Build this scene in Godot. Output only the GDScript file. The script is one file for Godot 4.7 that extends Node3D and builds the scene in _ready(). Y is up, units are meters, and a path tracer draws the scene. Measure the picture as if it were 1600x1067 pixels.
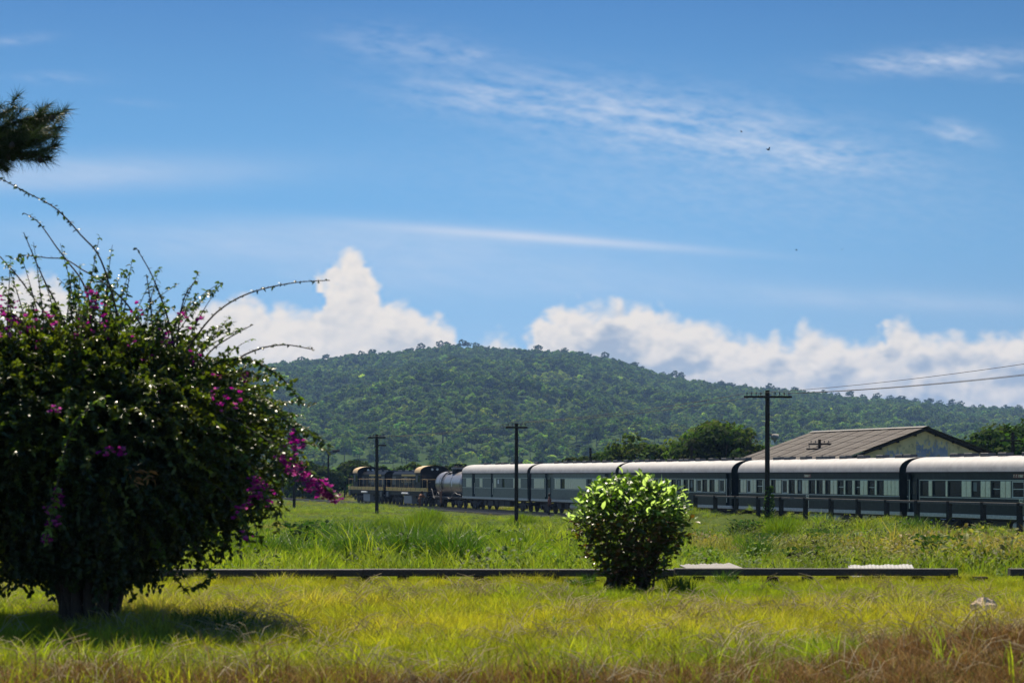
extends Node3D

# ---------- places: x to the right, d metres ahead of the camera, y up ----------
const EYE := 1.6
const RAIL_Y := -1.38
const ALONG := Vector2(-0.3057, 0.9521)   # direction of the railway (x, d), away from the camera
const ACROSS := Vector2(0.9521, 0.3057)   # across the railway, away from the camera
const START := Vector2(23.1, 91.0)        # point on the near face of the train
const TURN := -1.2601                     # a vehicle's own +x looks back towards the camera's right

var rng := RandomNumberGenerator.new()
var M := {}
var used := {}
var bumps := FastNoiseLite.new()
var patches := FastNoiseLite.new()
var ridge_noise := FastNoiseLite.new()


# ---------- mesh collector ----------
class Shape:
	var v := PackedVector3Array()
	var n := PackedVector3Array()
	var c := PackedColorArray()
	var uv := PackedVector2Array()
	var color := Color.WHITE

	func tri(a: Vector3, b: Vector3, d: Vector3) -> void:   # counter-clockwise seen from outside
		var m := (b - a).cross(d - a).normalized()
		v.append(a); v.append(d); v.append(b)
		n.append(m); n.append(m); n.append(m)
		c.append(color); c.append(color); c.append(color)
		uv.append(Vector2(a.x, a.y)); uv.append(Vector2(d.x, d.y)); uv.append(Vector2(b.x, b.y))

	func tri_n(a: Vector3, b: Vector3, d: Vector3, na: Vector3, nb: Vector3, nd: Vector3) -> void:
		v.append(a); v.append(d); v.append(b)
		n.append(na); n.append(nd); n.append(nb)
		c.append(color); c.append(color); c.append(color)
		uv.append(Vector2(a.x, a.y)); uv.append(Vector2(d.x, d.y)); uv.append(Vector2(b.x, b.y))

	func quad(a: Vector3, b: Vector3, d: Vector3, e: Vector3) -> void:
		tri(a, b, d)
		tri(a, d, e)

	func quad_n(a: Vector3, b: Vector3, d: Vector3, e: Vector3, na: Vector3, nb: Vector3, nd: Vector3, ne: Vector3) -> void:
		tri_n(a, b, d, na, nb, nd)
		tri_n(a, d, e, na, nd, ne)

	func box(lo: Vector3, hi: Vector3) -> void:
		block(Transform3D(Basis.IDENTITY, (lo + hi) / 2.0), hi - lo, 0.0)

	# a box with chamfered long edges (bevel) in any frame
	func block(t: Transform3D, size: Vector3, bevel: float) -> void:
		var h := size / 2.0
		if bevel <= 0.0:
			var p := []
			for i in 8:
				p.append(t * Vector3(h.x if i & 1 else -h.x, h.y if i & 2 else -h.y, h.z if i & 4 else -h.z))
			quad(p[4], p[5], p[7], p[6])
			quad(p[1], p[0], p[2], p[3])
			quad(p[5], p[1], p[3], p[7])
			quad(p[0], p[4], p[6], p[2])
			quad(p[6], p[7], p[3], p[2])
			quad(p[0], p[1], p[5], p[4])
			return
		var b := bevel
		var ring := [Vector2(h.y - b, h.z), Vector2(h.y, h.z - b), Vector2(h.y, -h.z + b), Vector2(h.y - b, -h.z), Vector2(-h.y + b, -h.z), Vector2(-h.y, -h.z + b), Vector2(-h.y, h.z - b), Vector2(-h.y + b, h.z)]
		for i in 8:
			var r: Vector2 = ring[i]
			var s: Vector2 = ring[(i + 1) % 8]
			quad(t * Vector3(-h.x, r.x, r.y), t * Vector3(h.x, r.x, r.y), t * Vector3(h.x, s.x, s.y), t * Vector3(-h.x, s.x, s.y))
			tri(t * Vector3(h.x, 0, 0), t * Vector3(h.x, s.x, s.y), t * Vector3(h.x, r.x, r.y))
			tri(t * Vector3(-h.x, 0, 0), t * Vector3(-h.x, r.x, r.y), t * Vector3(-h.x, s.x, s.y))

	func bar(a: Vector3, b: Vector3, w: float, h: float, bevel := 0.0) -> void:
		var x := (b - a).normalized()
		var up := Vector3.UP if absf(x.y) < 0.95 else Vector3.RIGHT
		var z := x.cross(up).normalized()
		block(Transform3D(Basis(x, z.cross(x), z), (a + b) / 2.0), Vector3(a.distance_to(b), h, w), bevel)

	func tube(pts: Array, rads: Array, sides := 6, caps := true) -> void:
		var rings := []
		var norms := []
		var u := Vector3.ZERO
		for i in pts.size():
			var p: Vector3 = pts[i]
			var ahead: Vector3 = pts[mini(i + 1, pts.size() - 1)] - pts[maxi(i - 1, 0)]
			ahead = ahead.normalized()
			if u == Vector3.ZERO:
				u = ahead.cross(Vector3(0.3, 0.1, 0.95) if absf(ahead.y) > 0.9 else Vector3.UP).normalized()
			u = (u - ahead * u.dot(ahead)).normalized()
			var w := ahead.cross(u)
			var ring := []
			var nr := []
			for k in sides:
				var a := TAU * k / sides
				var m := u * cos(a) + w * sin(a)
				ring.append(p + m * rads[i])
				nr.append(m)
			rings.append(ring)
			norms.append(nr)
		for i in pts.size() - 1:
			for k in sides:
				var l := (k + 1) % sides
				quad_n(rings[i][k], rings[i][l], rings[i + 1][l], rings[i + 1][k], norms[i][k], norms[i][l], norms[i + 1][l], norms[i + 1][k])
		if caps:
			for k in sides:
				var l := (k + 1) % sides
				tri(pts[0], rings[0][l], rings[0][k])
				tri(pts[-1], rings[-1][k], rings[-1][l])

	# a closed outline (x, y), counter-clockwise, drawn out along z or (turned) along x
	func prism(line: Array, from: float, to: float, along_x := false) -> void:
		var mid := Vector2.ZERO
		for p in line:
			mid += p / line.size()
		var at := func(p: Vector2, k: float) -> Vector3: return Vector3(k, p.y, -p.x) if along_x else Vector3(p.x, p.y, k)
		for i in line.size():
			var a: Vector2 = line[i]
			var b: Vector2 = line[(i + 1) % line.size()]
			quad(at.call(a, to), at.call(a, from), at.call(b, from), at.call(b, to))
			tri(at.call(mid, to), at.call(a, to), at.call(b, to))
			tri(at.call(mid, from), at.call(b, from), at.call(a, from))

	# turned about an axis through the middle; profile of (along, radius)
	func lathe(profile: Array, t: Transform3D, sides := 16) -> void:   # axis is t's x
		for i in profile.size() - 1:
			var p: Vector2 = profile[i]
			var q: Vector2 = profile[i + 1]
			var slope := Vector2(p.y - q.y, q.x - p.x).normalized()
			for k in sides:
				var a := TAU * k / sides
				var b := TAU * (k + 1) / sides
				var ca := Vector3(0, cos(a), sin(a))
				var cb := Vector3(0, cos(b), sin(b))
				var na := (t.basis * (Vector3(slope.x, 0, 0) + ca * slope.y)).normalized()
				var nb := (t.basis * (Vector3(slope.x, 0, 0) + cb * slope.y)).normalized()
				var P := t * (Vector3(p.x, 0, 0) + ca * p.y)
				var Q := t * (Vector3(p.x, 0, 0) + cb * p.y)
				var R := t * (Vector3(q.x, 0, 0) + cb * q.y)
				var S := t * (Vector3(q.x, 0, 0) + ca * q.y)
				quad_n(P, Q, R, S, na, nb, nb, na)

	# a leaf folded along its midrib, lying in t's xz plane, growing along +x
	func leaf(t: Transform3D, length: float, width: float, fold := 0.12, droop := 0.15) -> void:
		var a := t * Vector3.ZERO
		var b := t * Vector3(length * 0.5, 0.0, 0.0)
		var e := t * Vector3(length, -droop * length, 0.0)
		for s in [-1.0, 1.0]:
			var p := t * Vector3(length * 0.28, fold * width, s * width * 0.46)
			var q := t * Vector3(length * 0.66, fold * width - droop * length * 0.4, s * width * 0.42)
			if s > 0:
				tri(a, p, b); tri(p, q, b); tri(q, e, b)
			else:
				tri(a, b, p); tri(p, b, q); tri(q, b, e)

	func blade(at: Vector3, lean: Vector3, h: float, w: float, side: Vector3) -> void:
		var m := at + Vector3.UP * h * 0.6 + lean * h * 0.3
		var e := at + Vector3.UP * h * 0.95 + lean * h
		var s := side * w * 0.5
		quad(at - s, at + s, m + s * 0.8, m - s * 0.8)
		tri(m - s * 0.8, m + s * 0.8, e)

	func mesh() -> ArrayMesh:
		var a := []
		a.resize(Mesh.ARRAY_MAX)
		a[Mesh.ARRAY_VERTEX] = v
		a[Mesh.ARRAY_NORMAL] = n
		a[Mesh.ARRAY_COLOR] = c
		a[Mesh.ARRAY_TEX_UV] = uv
		var m := ArrayMesh.new()
		m.add_surface_from_arrays(Mesh.PRIMITIVE_TRIANGLES, a)
		return m


# ---------- naming and placing ----------
func numbered(called: String) -> String:
	var k: int = used.get(called, 0)
	used[called] = k + 1
	return called if k == 0 else "%s_%03d" % [called, k]


func part(called: String, what, material: Material, parent: Node, at := Vector3.ZERO) -> MeshInstance3D:
	var o := MeshInstance3D.new()
	o.mesh = what.mesh() if what is Shape else what
	o.material_override = material
	o.position = at
	if parent == self:
		o.name = numbered(called)
	else:
		var k := 0
		var base := called
		while parent.has_node(NodePath(called)):
			k += 1
			called = "%s_%03d" % [base, k]
		o.name = called
	parent.add_child(o, true)
	return o


func tag(o: Node, label: String, category: String, group := "") -> void:
	o.set_meta("label", label)
	o.set_meta("category", category)
	if group:
		o.set_meta("group", group)


func thing(called: String, label: String, category: String, at := Vector3.ZERO, turn := 0.0, group := "") -> Node3D:
	var o := Node3D.new()
	o.name = numbered(called)
	o.position = at
	o.rotation.y = turn
	add_child(o, true)
	tag(o, label, category, group)
	return o


func copy(o: Node3D, at: Vector3, turn: float, label: String, size := 1.0) -> Node3D:
	var r: Node3D = o.duplicate()
	var k := String(o.name)
	if k.length() > 4 and k.substr(k.length() - 3).is_valid_int():
		k = k.substr(0, k.length() - 4)
	r.name = numbered(k)
	add_child(r, true)
	r.position = at
	r.rotation.y = turn
	r.scale = Vector3.ONE * size
	r.set_meta("label", label)
	return r


func many(called: String, what: Mesh, material: Material, where: Array, tints: Array, parent: Node = self) -> MultiMeshInstance3D:
	var mm := MultiMesh.new()
	mm.transform_format = MultiMesh.TRANSFORM_3D
	mm.use_colors = true
	mm.mesh = what
	mm.instance_count = where.size()
	for i in where.size():
		mm.set_instance_transform(i, where[i])
		mm.set_instance_color(i, tints[i])
	var o := MultiMeshInstance3D.new()
	o.multimesh = mm
	o.material_override = material
	o.name = numbered(called) if parent == self else called
	parent.add_child(o, true)
	o.set_meta("kind", "stuff")
	return o


# ---------- materials ----------
func paint(key: String, col: Color, rough := 0.7, metal := 0.0) -> StandardMaterial3D:
	var m := StandardMaterial3D.new()
	m.resource_name = key
	m.albedo_color = col.linear_to_srgb()
	m.roughness = rough
	m.metallic = metal
	M[key] = m
	return m


func noise_texture(stops: Array, freq: float, octaves := 5, seed_ := 1, size := 512) -> NoiseTexture2D:
	var f := FastNoiseLite.new()
	f.noise_type = FastNoiseLite.TYPE_SIMPLEX_SMOOTH
	f.seed = seed_
	f.frequency = freq
	f.fractal_octaves = octaves
	f.fractal_gain = 0.6
	var g := Gradient.new()
	g.offsets = PackedFloat32Array(range(stops.size()).map(func(i): return i / float(stops.size() - 1)))
	g.colors = PackedColorArray(stops.map(func(s): return s.linear_to_srgb()))
	var t := NoiseTexture2D.new()
	t.width = size
	t.height = size
	t.seamless = true
	t.noise = f
	t.color_ramp = g
	return t


func weathered(key: String, stops: Array, metres: float, rough := 0.8, metal := 0.0, freq := 0.02, world := false, seed_ := 1, relief := 0.0) -> StandardMaterial3D:
	var m := paint(key, Color.WHITE, rough, metal)
	m.albedo_texture = noise_texture(stops, freq, 5, seed_)
	m.uv1_triplanar = true
	m.uv1_world_triplanar = world
	m.uv1_scale = Vector3.ONE / metres
	if relief > 0.0:
		m.heightmap_enabled = true
		m.heightmap_scale = relief
		m.heightmap_texture = noise_texture([Color.BLACK, Color.WHITE], freq * 2.0, 4, seed_ + 7)
	return m


func leafy(key: String, rough: float, through: Color, spec := 0.5) -> StandardMaterial3D:
	var m := paint(key, Color.WHITE, rough)
	m.vertex_color_use_as_albedo = true
	m.metallic_specular = spec
	m.backlight_enabled = true
	m.backlight = through.linear_to_srgb()
	return m


func lerp_list(xs: Array, ys: Array, x: float) -> float:
	if x <= xs[0]:
		return ys[0]
	for i in xs.size() - 1:
		if x <= xs[i + 1]:
			return lerpf(ys[i], ys[i + 1], (x - xs[i]) / (xs[i + 1] - xs[i]))
	return ys[-1]


# ---------- the lie of the land ----------
func rail_place(t: float, q: float) -> Vector2:   # q metres from the train's near face towards the camera
	return START + ALONG * t - ACROSS * q


func from_rail(x: float, d: float) -> Vector2:   # -> (t, q)
	var p := Vector2(x, d) - START
	return Vector2(p.dot(ALONG), -p.dot(ACROSS))


func ground_y(x: float, d: float) -> float:
	var tq := from_rail(x, d)
	var y := -1.25 * smoothstep(31.0, 85.0, d)
	var bank := smoothstep(17.0, 7.5, tq.y) * smoothstep(34.0, 20.0, tq.x)
	y = lerpf(y, -0.88, bank)
	y = lerpf(y, -1.64, smoothstep(5.6, 4.3, tq.y))
	var rough := 0.03 + (0.22 + 0.36 * bank) * smoothstep(31.0, 40.0, d) * smoothstep(4.0, 6.5, tq.y)
	y += bumps.get_noise_2d(x * 9.0, d * 9.0) * rough + bumps.get_noise_2d(x * 2.0 + 90.0, d * 2.0) * rough * 1.5
	y += 0.26 * exp(-(pow((x - 4.2) / 1.5, 2.0) + pow((d - 16.4) / 0.9, 2.0)))
	y += 0.09 * bumps.get_noise_2d(x * 60.0, d * 60.0) * exp(-(pow((x - 4.0) / 1.9, 2.0) + pow((d - 16.6) / 1.3, 2.0)))
	y -= 0.25 * smoothstep(15.6, 14.2, d + 0.4 * bumps.get_noise_2d(x * 12.0, 5.0)) * smoothstep(4.0, 9.0, d)
	return y


func on_ground(x: float, d: float, sink := 0.0) -> Vector3:
	return Vector3(x, ground_y(x, d) - sink, -d)


func spot(t: float, q: float, y := RAIL_Y) -> Vector3:
	var p := rail_place(t, q)
	return Vector3(p.x, y, -p.y)


func _ready() -> void:
	rng.seed = 71
	bumps.seed = 4
	bumps.frequency = 0.03
	patches.seed = 9
	patches.frequency = 0.05
	patches.fractal_octaves = 3
	ridge_noise.seed = 21
	ridge_noise.frequency = 0.01
	var cam := Camera3D.new()
	cam.name = "camera"
	cam.projection = Camera3D.PROJECTION_FRUSTUM
	cam.near = 0.1
	cam.far = 9000.0
	cam.size = 0.1 * 1067.0 / 3150.0
	cam.frustum_offset = Vector2(0, 0.1 * 208.5 / 3150.0)
	cam.position = Vector3(0, EYE, 0)
	var lens := CameraAttributesPhysical.new()
	lens.frustum_near = 0.1
	lens.frustum_far = 9000.0
	lens.frustum_focal_length = 71.0
	lens.exposure_aperture = 3.8
	lens.frustum_focus_distance = 80.0
	cam.attributes = lens
	add_child(cam)
	cam.current = true
	var env := Environment.new()
	env.background_mode = Environment.BG_SKY
	env.tonemap_mode = Environment.TONE_MAPPER_LINEAR
	env.tonemap_exposure = 1.95
	env.background_energy_multiplier = 0.555
	env.sdfgi_enabled = true
	env.ssao_enabled = true
	env.ssil_enabled = true
	env.fog_enabled = true
	env.fog_density = 0.00011
	env.fog_light_color = Color(0.62, 0.78, 1.0)
	var sky := Sky.new()
	var sm := PanoramaSkyMaterial.new()
	sm.panorama = make_sky()
	sky.sky_material = sm
	env.sky = sky
	var we := WorldEnvironment.new()
	we.name = "world_environment"
	we.environment = env
	add_child(we)
	var sun := DirectionalLight3D.new()
	sun.name = "sun"
	sun.light_energy = 1.6
	sun.light_angular_distance = 0.5
	sun.light_color = Color(1.0, 0.95, 0.86)
	sun.shadow_enabled = true
	add_child(sun)
	sun.look_at_from_position(Vector3(-0.14, 0.86, -0.50) * 100.0, Vector3.ZERO)
	var clock := Time.get_ticks_msec()
	for step in [make_materials, build_land, build_hill, build_forest, build_tracks, build_shed, build_train, build_poles, build_fences, build_far_trees, build_field, build_lawn, build_bougainvillea, build_shrub, build_pine, build_people, build_small_things]:
		step.call()
		print(step.get_method(), " ", Time.get_ticks_msec() - clock)


# ---------- sky: air, high streaks and a band of heaped clouds, computed by direction ----------
var billow := FastNoiseLite.new()
var soft := FastNoiseLite.new()
var streak := FastNoiseLite.new()
const CLOUD_X := [-400, -200, 0, 60, 100, 115, 200, 280, 320, 355, 390, 430, 480, 496, 500, 504, 514, 526, 548, 570, 582, 594, 602, 640, 670, 700, 716, 738, 770, 800, 818, 835, 860, 885, 920, 960, 1010, 1035, 1060, 1100, 1135, 1150, 1200, 1235, 1260, 1290, 1320, 1350, 1378, 1390, 1418, 1450, 1480, 1530, 1600, 1750, 1900, 2100]
const CLOUD_Y := [540, 470, 440, 437, 440, 470, 500, 490, 478, 472, 466, 478, 492, 488, 466, 446, 420, 404, 394, 400, 424, 440, 462, 474, 495, 520, 556, 556, 530, 538, 554, 525, 488, 468, 482, 472, 468, 482, 494, 505, 516, 524, 520, 536, 514, 511, 524, 540, 532, 503, 498, 516, 528, 518, 522, 500, 540, 510]


func puffs(q: Vector3) -> float:   # 1 in the middle of a puff, 0 in the clefts between
	return 1.0 - clampf(0.62 * (1.0 + billow.get_noise_3d(q.x * 0.5, q.y * 0.55, q.z * 0.5)) + 0.38 * (1.0 + billow.get_noise_3d(q.x * 1.35 + 50.0, q.y * 1.35, q.z * 1.35)), 0.0, 1.0)


func streak_at(u: float, v: float, cu: float, cv: float, hu: float, hv: float, turn: float) -> float:
	var p := Vector2(u - cu, v - cv).rotated(-turn)
	var e := pow(p.x / hu, 2.0) + pow(p.y / hv, 2.0)
	return exp(-e * 1.6)


func sky_color(az: float, el: float) -> Color:   # degrees; straight ahead is az 0
	var a := deg_to_rad(az)
	var e := deg_to_rad(maxf(el, 0.0))
	var dir := Vector3(sin(a) * cos(e), sin(e), -cos(a) * cos(e))
	var z := maxf(el, 0.0)
	var c := Color(0.40, 0.59, 0.78)
	c = c.lerp(Color(0.170, 0.430, 0.750), smoothstep(0.0, 8.0, z))
	c = c.lerp(Color(0.054, 0.188, 0.480), smoothstep(6.0, 16.5, z))
	c = c.lerp(Color(0.040, 0.120, 0.340), smoothstep(14.0, 80.0, z))
	var to_sun := acos(clampf(dir.dot(Vector3(-0.14, 0.86, -0.50).normalized()), -1.0, 1.0))
	c = c.lerp(Color(0.75, 0.82, 0.90), 0.5 * exp(-pow(to_sun / 0.38, 2.0)))
	c = c * (1.0 - 0.16 * smoothstep(0.0, 20.0, az) * smoothstep(90.0, 40.0, az))
	var near_view := smoothstep(40.0, 26.0, absf(az)) * smoothstep(30.0, 20.0, el)
	var u := 800.0 + 3150.0 * tan(clampf(a, -1.2, 1.2))
	var v := 742.0 - 3150.0 * tan(e) / maxf(cos(a), 0.3)
	# high thin streaks
	var q := dir * 1000.0
	var s1 := soft.get_noise_3d(q.x * 0.5, q.y * 1.6, q.z * 0.5)
	var veil := 0.0
	if near_view > 0.0:
		var p := Vector2(u, v).rotated(-0.16)
		var w := streak.get_noise_2d(p.x * 0.35 + 30.0 * s1, p.y * 1.5)
		var w2 := streak.get_noise_2d(p.x * 1.1 + 400.0, p.y * 3.2 + 40.0 * s1)
		var fibre := clampf(0.5 + 0.75 * w + 0.45 * w2, 0.0, 1.4)
		veil += 0.70 * fibre * streak_at(u, v, 1040, 190, 360, 64, 0.14)
		veil += 0.35 * fibre * streak_at(u, v, 760, 150, 170, 34, 0.03)
		veil += 0.45 * fibre * streak_at(u, v, 1270, 245, 170, 26, 0.08)
		veil += 0.80 * fibre * streak_at(u, v, 1470, 96, 180, 22, -0.05)
		veil += 0.40 * fibre * streak_at(u, v, 1580, 122, 60, 9, 0.0)
		veil += 0.60 * fibre * streak_at(u, v, 1495, 206, 65, 19, 0.2)
		veil += 0.30 * fibre * streak_at(u, v, 640, 72, 150, 36, 0.12)
		veil += 0.30 * fibre * streak_at(u, v, 725, 88, 50, 10, -0.1)
		veil += 0.30 * fibre * streak_at(u, v, 30, 62, 60, 10, -0.1)
		veil += 0.22 * fibre * streak_at(u, v, 90, 122, 90, 12, 0.0)
		veil += 0.20 * fibre * streak_at(u, v, 215, 160, 50, 7, 0.1)
		veil += (0.50 + 0.15 * w) * streak_at(u, v, 90, 272, 380, 34, -0.02)
		veil += (0.16 + 0.12 * w2) * streak_at(u, v, 1150, 300, 600, 90, 0.05)
		veil += (0.36 + 0.14 * w) * streak_at(u, v, 450, 378, 600, 40, 0.03)
		veil += 0.60 * streak_at(u, v, 880, 374, 300, 9.0, 0.075) + 0.22 * streak_at(u, v, 640, 360, 330, 20, 0.05)
		veil += (0.28 + 0.1 * w) * streak_at(u, v, 720, 432, 560, 46, 0.03)
		veil += 0.25 * (1.0 + 0.5 * w) * streak_at(u, v, 1400, 470, 420, 22, 0.04)
	var there := smoothstep(0.1, 0.6, s1) * clampf(0.5 + soft.get_noise_3d(q.x * 1.2, q.y * 4.0, q.z * 1.2), 0.0, 1.0)
	veil = lerpf(0.35 * there, veil, near_view)
	c = c.lerp(Color(0.62, 0.68, 0.79), clampf(veil * 0.9, 0.0, 0.9))
	# heaped clouds low down all round
	if el < 16.0 and el > -1.0:
		var top: float
		if absf(az) < 40.0:
			top = lerp_list(CLOUD_X, CLOUD_Y, u + 26.0 * soft.get_noise_3d(q.x * 5.0, q.y * 5.0, q.z * 5.0 + 30.0) + 9.0 * soft.get_noise_3d(q.x * 14.0, q.y * 14.0, q.z * 14.0))
		else:
			top = 510.0
		var other := 545.0 - 190.0 * soft.get_noise_3d(q.x * 0.9 + 500.0, 0.0, q.z * 0.9) - 40.0 * soft.get_noise_3d(q.x * 4.0, 9.0, q.z * 4.0)
		top = lerpf(other, top, smoothstep(38.0, 22.0, absf(az)))
		var vv := v if absf(az) < 40.0 else 742.0 - 55.0 * el
		var warp := soft.get_noise_3d(q.x * 3.0, q.y * 3.0 + 70.0, q.z * 3.0) * 7.0
		var fine := soft.get_noise_3d(q.x * 9.0, q.y * 9.0, q.z * 9.0)
		var heap := puffs(q + Vector3(warp, warp * 0.5, 0))
		var depth := (vv - top) - 36.0 + 74.0 * heap + 12.0 * fine
		var cover := smoothstep(-11.0, 22.0, depth)
		if cover > 0.0:
			var form := clampf(0.5 + 2.4 * (heap - puffs(q + Vector3(warp - 1.5, warp * 0.5 + 3.2, 0))), 0.0, 1.0)
			var big := soft.get_noise_3d(q.x * 2.6 + 40.0, q.y * 4.2, q.z * 2.6)
			var left := smoothstep(900.0, 500.0, u) if absf(az) < 40.0 else 0.0
			var shade := smoothstep(16.0, 110.0, depth) * (0.50 - 0.30 * left) + 1.5 * maxf(big + 0.12, 0.0) * smoothstep(10.0, 50.0, depth) * (1.0 - 0.7 * left)
			shade = clampf(shade + (0.5 - form) * (0.85 - 0.25 * left), 0.0, 1.0)
			var k := Color(0.86, 0.79, 0.71).lerp(Color(0.37, 0.44, 0.54), shade)
			k = k.lerp(Color(0.62, 0.69, 0.78), smoothstep(1.8, 0.4, el) * 0.7)
			c = c.lerp(k, cover * 0.97)
	return Color(c.r, c.g, c.b)


func sky_patch(az0: float, az1: float, el0: float, el1: float, w: int, h: int) -> Image:
	var im := Image.create(w, h, false, Image.FORMAT_RGBF)
	for j in h:
		var el := lerpf(el1, el0, (j + 0.5) / h)
		for i in w:
			im.set_pixel(i, j, sky_color(lerpf(az0, az1, (i + 0.5) / w), el))
	return im




func to_bytes(im: Image) -> Image:   # linear floats -> sRGB bytes
	var src := im.get_data().to_float32_array()
	var out := PackedByteArray()
	out.resize(src.size())
	for i in src.size():
		var x := clampf(src[i], 0.0, 1.0)
		x = 12.92 * x if x <= 0.0031308 else 1.055 * pow(x, 1.0 / 2.4) - 0.055
		out[i] = int(x * 255.0 + 0.5)
	return Image.create_from_data(im.get_width(), im.get_height(), false, Image.FORMAT_RGB8, out)


func crisp(im: Image) -> Image:   # undoes the softening of a later cubic lookup
	var w := im.get_width()
	var h := im.get_height()
	var a := im.get_data().to_float32_array()
	var o := a.duplicate()
	for j in range(1, h - 1):
		for i in range(1, w - 1):
			for k in 3:
				var at := (j * w + i) * 3 + k
				var around := (a[at - 3] + a[at + 3] + a[at - w * 3] + a[at + w * 3]) * 0.25
				o[at] = clampf(a[at] + 0.75 * (a[at] - around), 0.0, 1.0)
	return Image.create_from_data(w, h, false, Image.FORMAT_RGBF, o.to_byte_array())


func make_sky() -> ImageTexture:
	billow.noise_type = FastNoiseLite.TYPE_CELLULAR
	billow.cellular_return_type = FastNoiseLite.RETURN_DISTANCE
	billow.frequency = 0.075
	billow.fractal_type = FastNoiseLite.FRACTAL_FBM
	billow.fractal_octaves = 4
	billow.fractal_gain = 0.5
	billow.seed = 5
	soft.noise_type = FastNoiseLite.TYPE_SIMPLEX_SMOOTH
	soft.frequency = 0.011
	soft.fractal_octaves = 4
	soft.seed = 17
	streak.noise_type = FastNoiseLite.TYPE_SIMPLEX_SMOOTH
	streak.frequency = 0.02
	streak.fractal_octaves = 5
	streak.fractal_gain = 0.6
	streak.seed = 3
	var big := to_bytes(sky_patch(-180, 180, -90, 90, 256, 256))
	big.resize(4096, 4096, Image.INTERPOLATE_BILINEAR)
	var px := 4096.0 / 360.0
	var py := 4096.0 / 180.0
	var band := to_bytes(sky_patch(-180, 180, 0, 450.0 / py, 1024, 225))
	band.resize(4096, 450, Image.INTERPOLATE_BILINEAR)
	big.blit_rect(band, Rect2i(0, 0, 4096, 450), Vector2i(0, 2048 - 450))
	var seen := sky_patch(-256.0 / px, 256.0 / px, 0, 450.0 / py, 512, 450)
	big.blit_rect(to_bytes(crisp(seen)), Rect2i(0, 0, 512, 450), Vector2i(2048 - 256, 2048 - 450))
	# the texture's own edge looks straight ahead
	var turned := Image.create(4096, 4096, false, Image.FORMAT_RGB8)
	turned.blit_rect(big, Rect2i(2048, 0, 2048, 4096), Vector2i(0, 0))
	turned.blit_rect(big, Rect2i(0, 0, 2048, 4096), Vector2i(2048, 0))
	return ImageTexture.create_from_image(turned)


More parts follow.
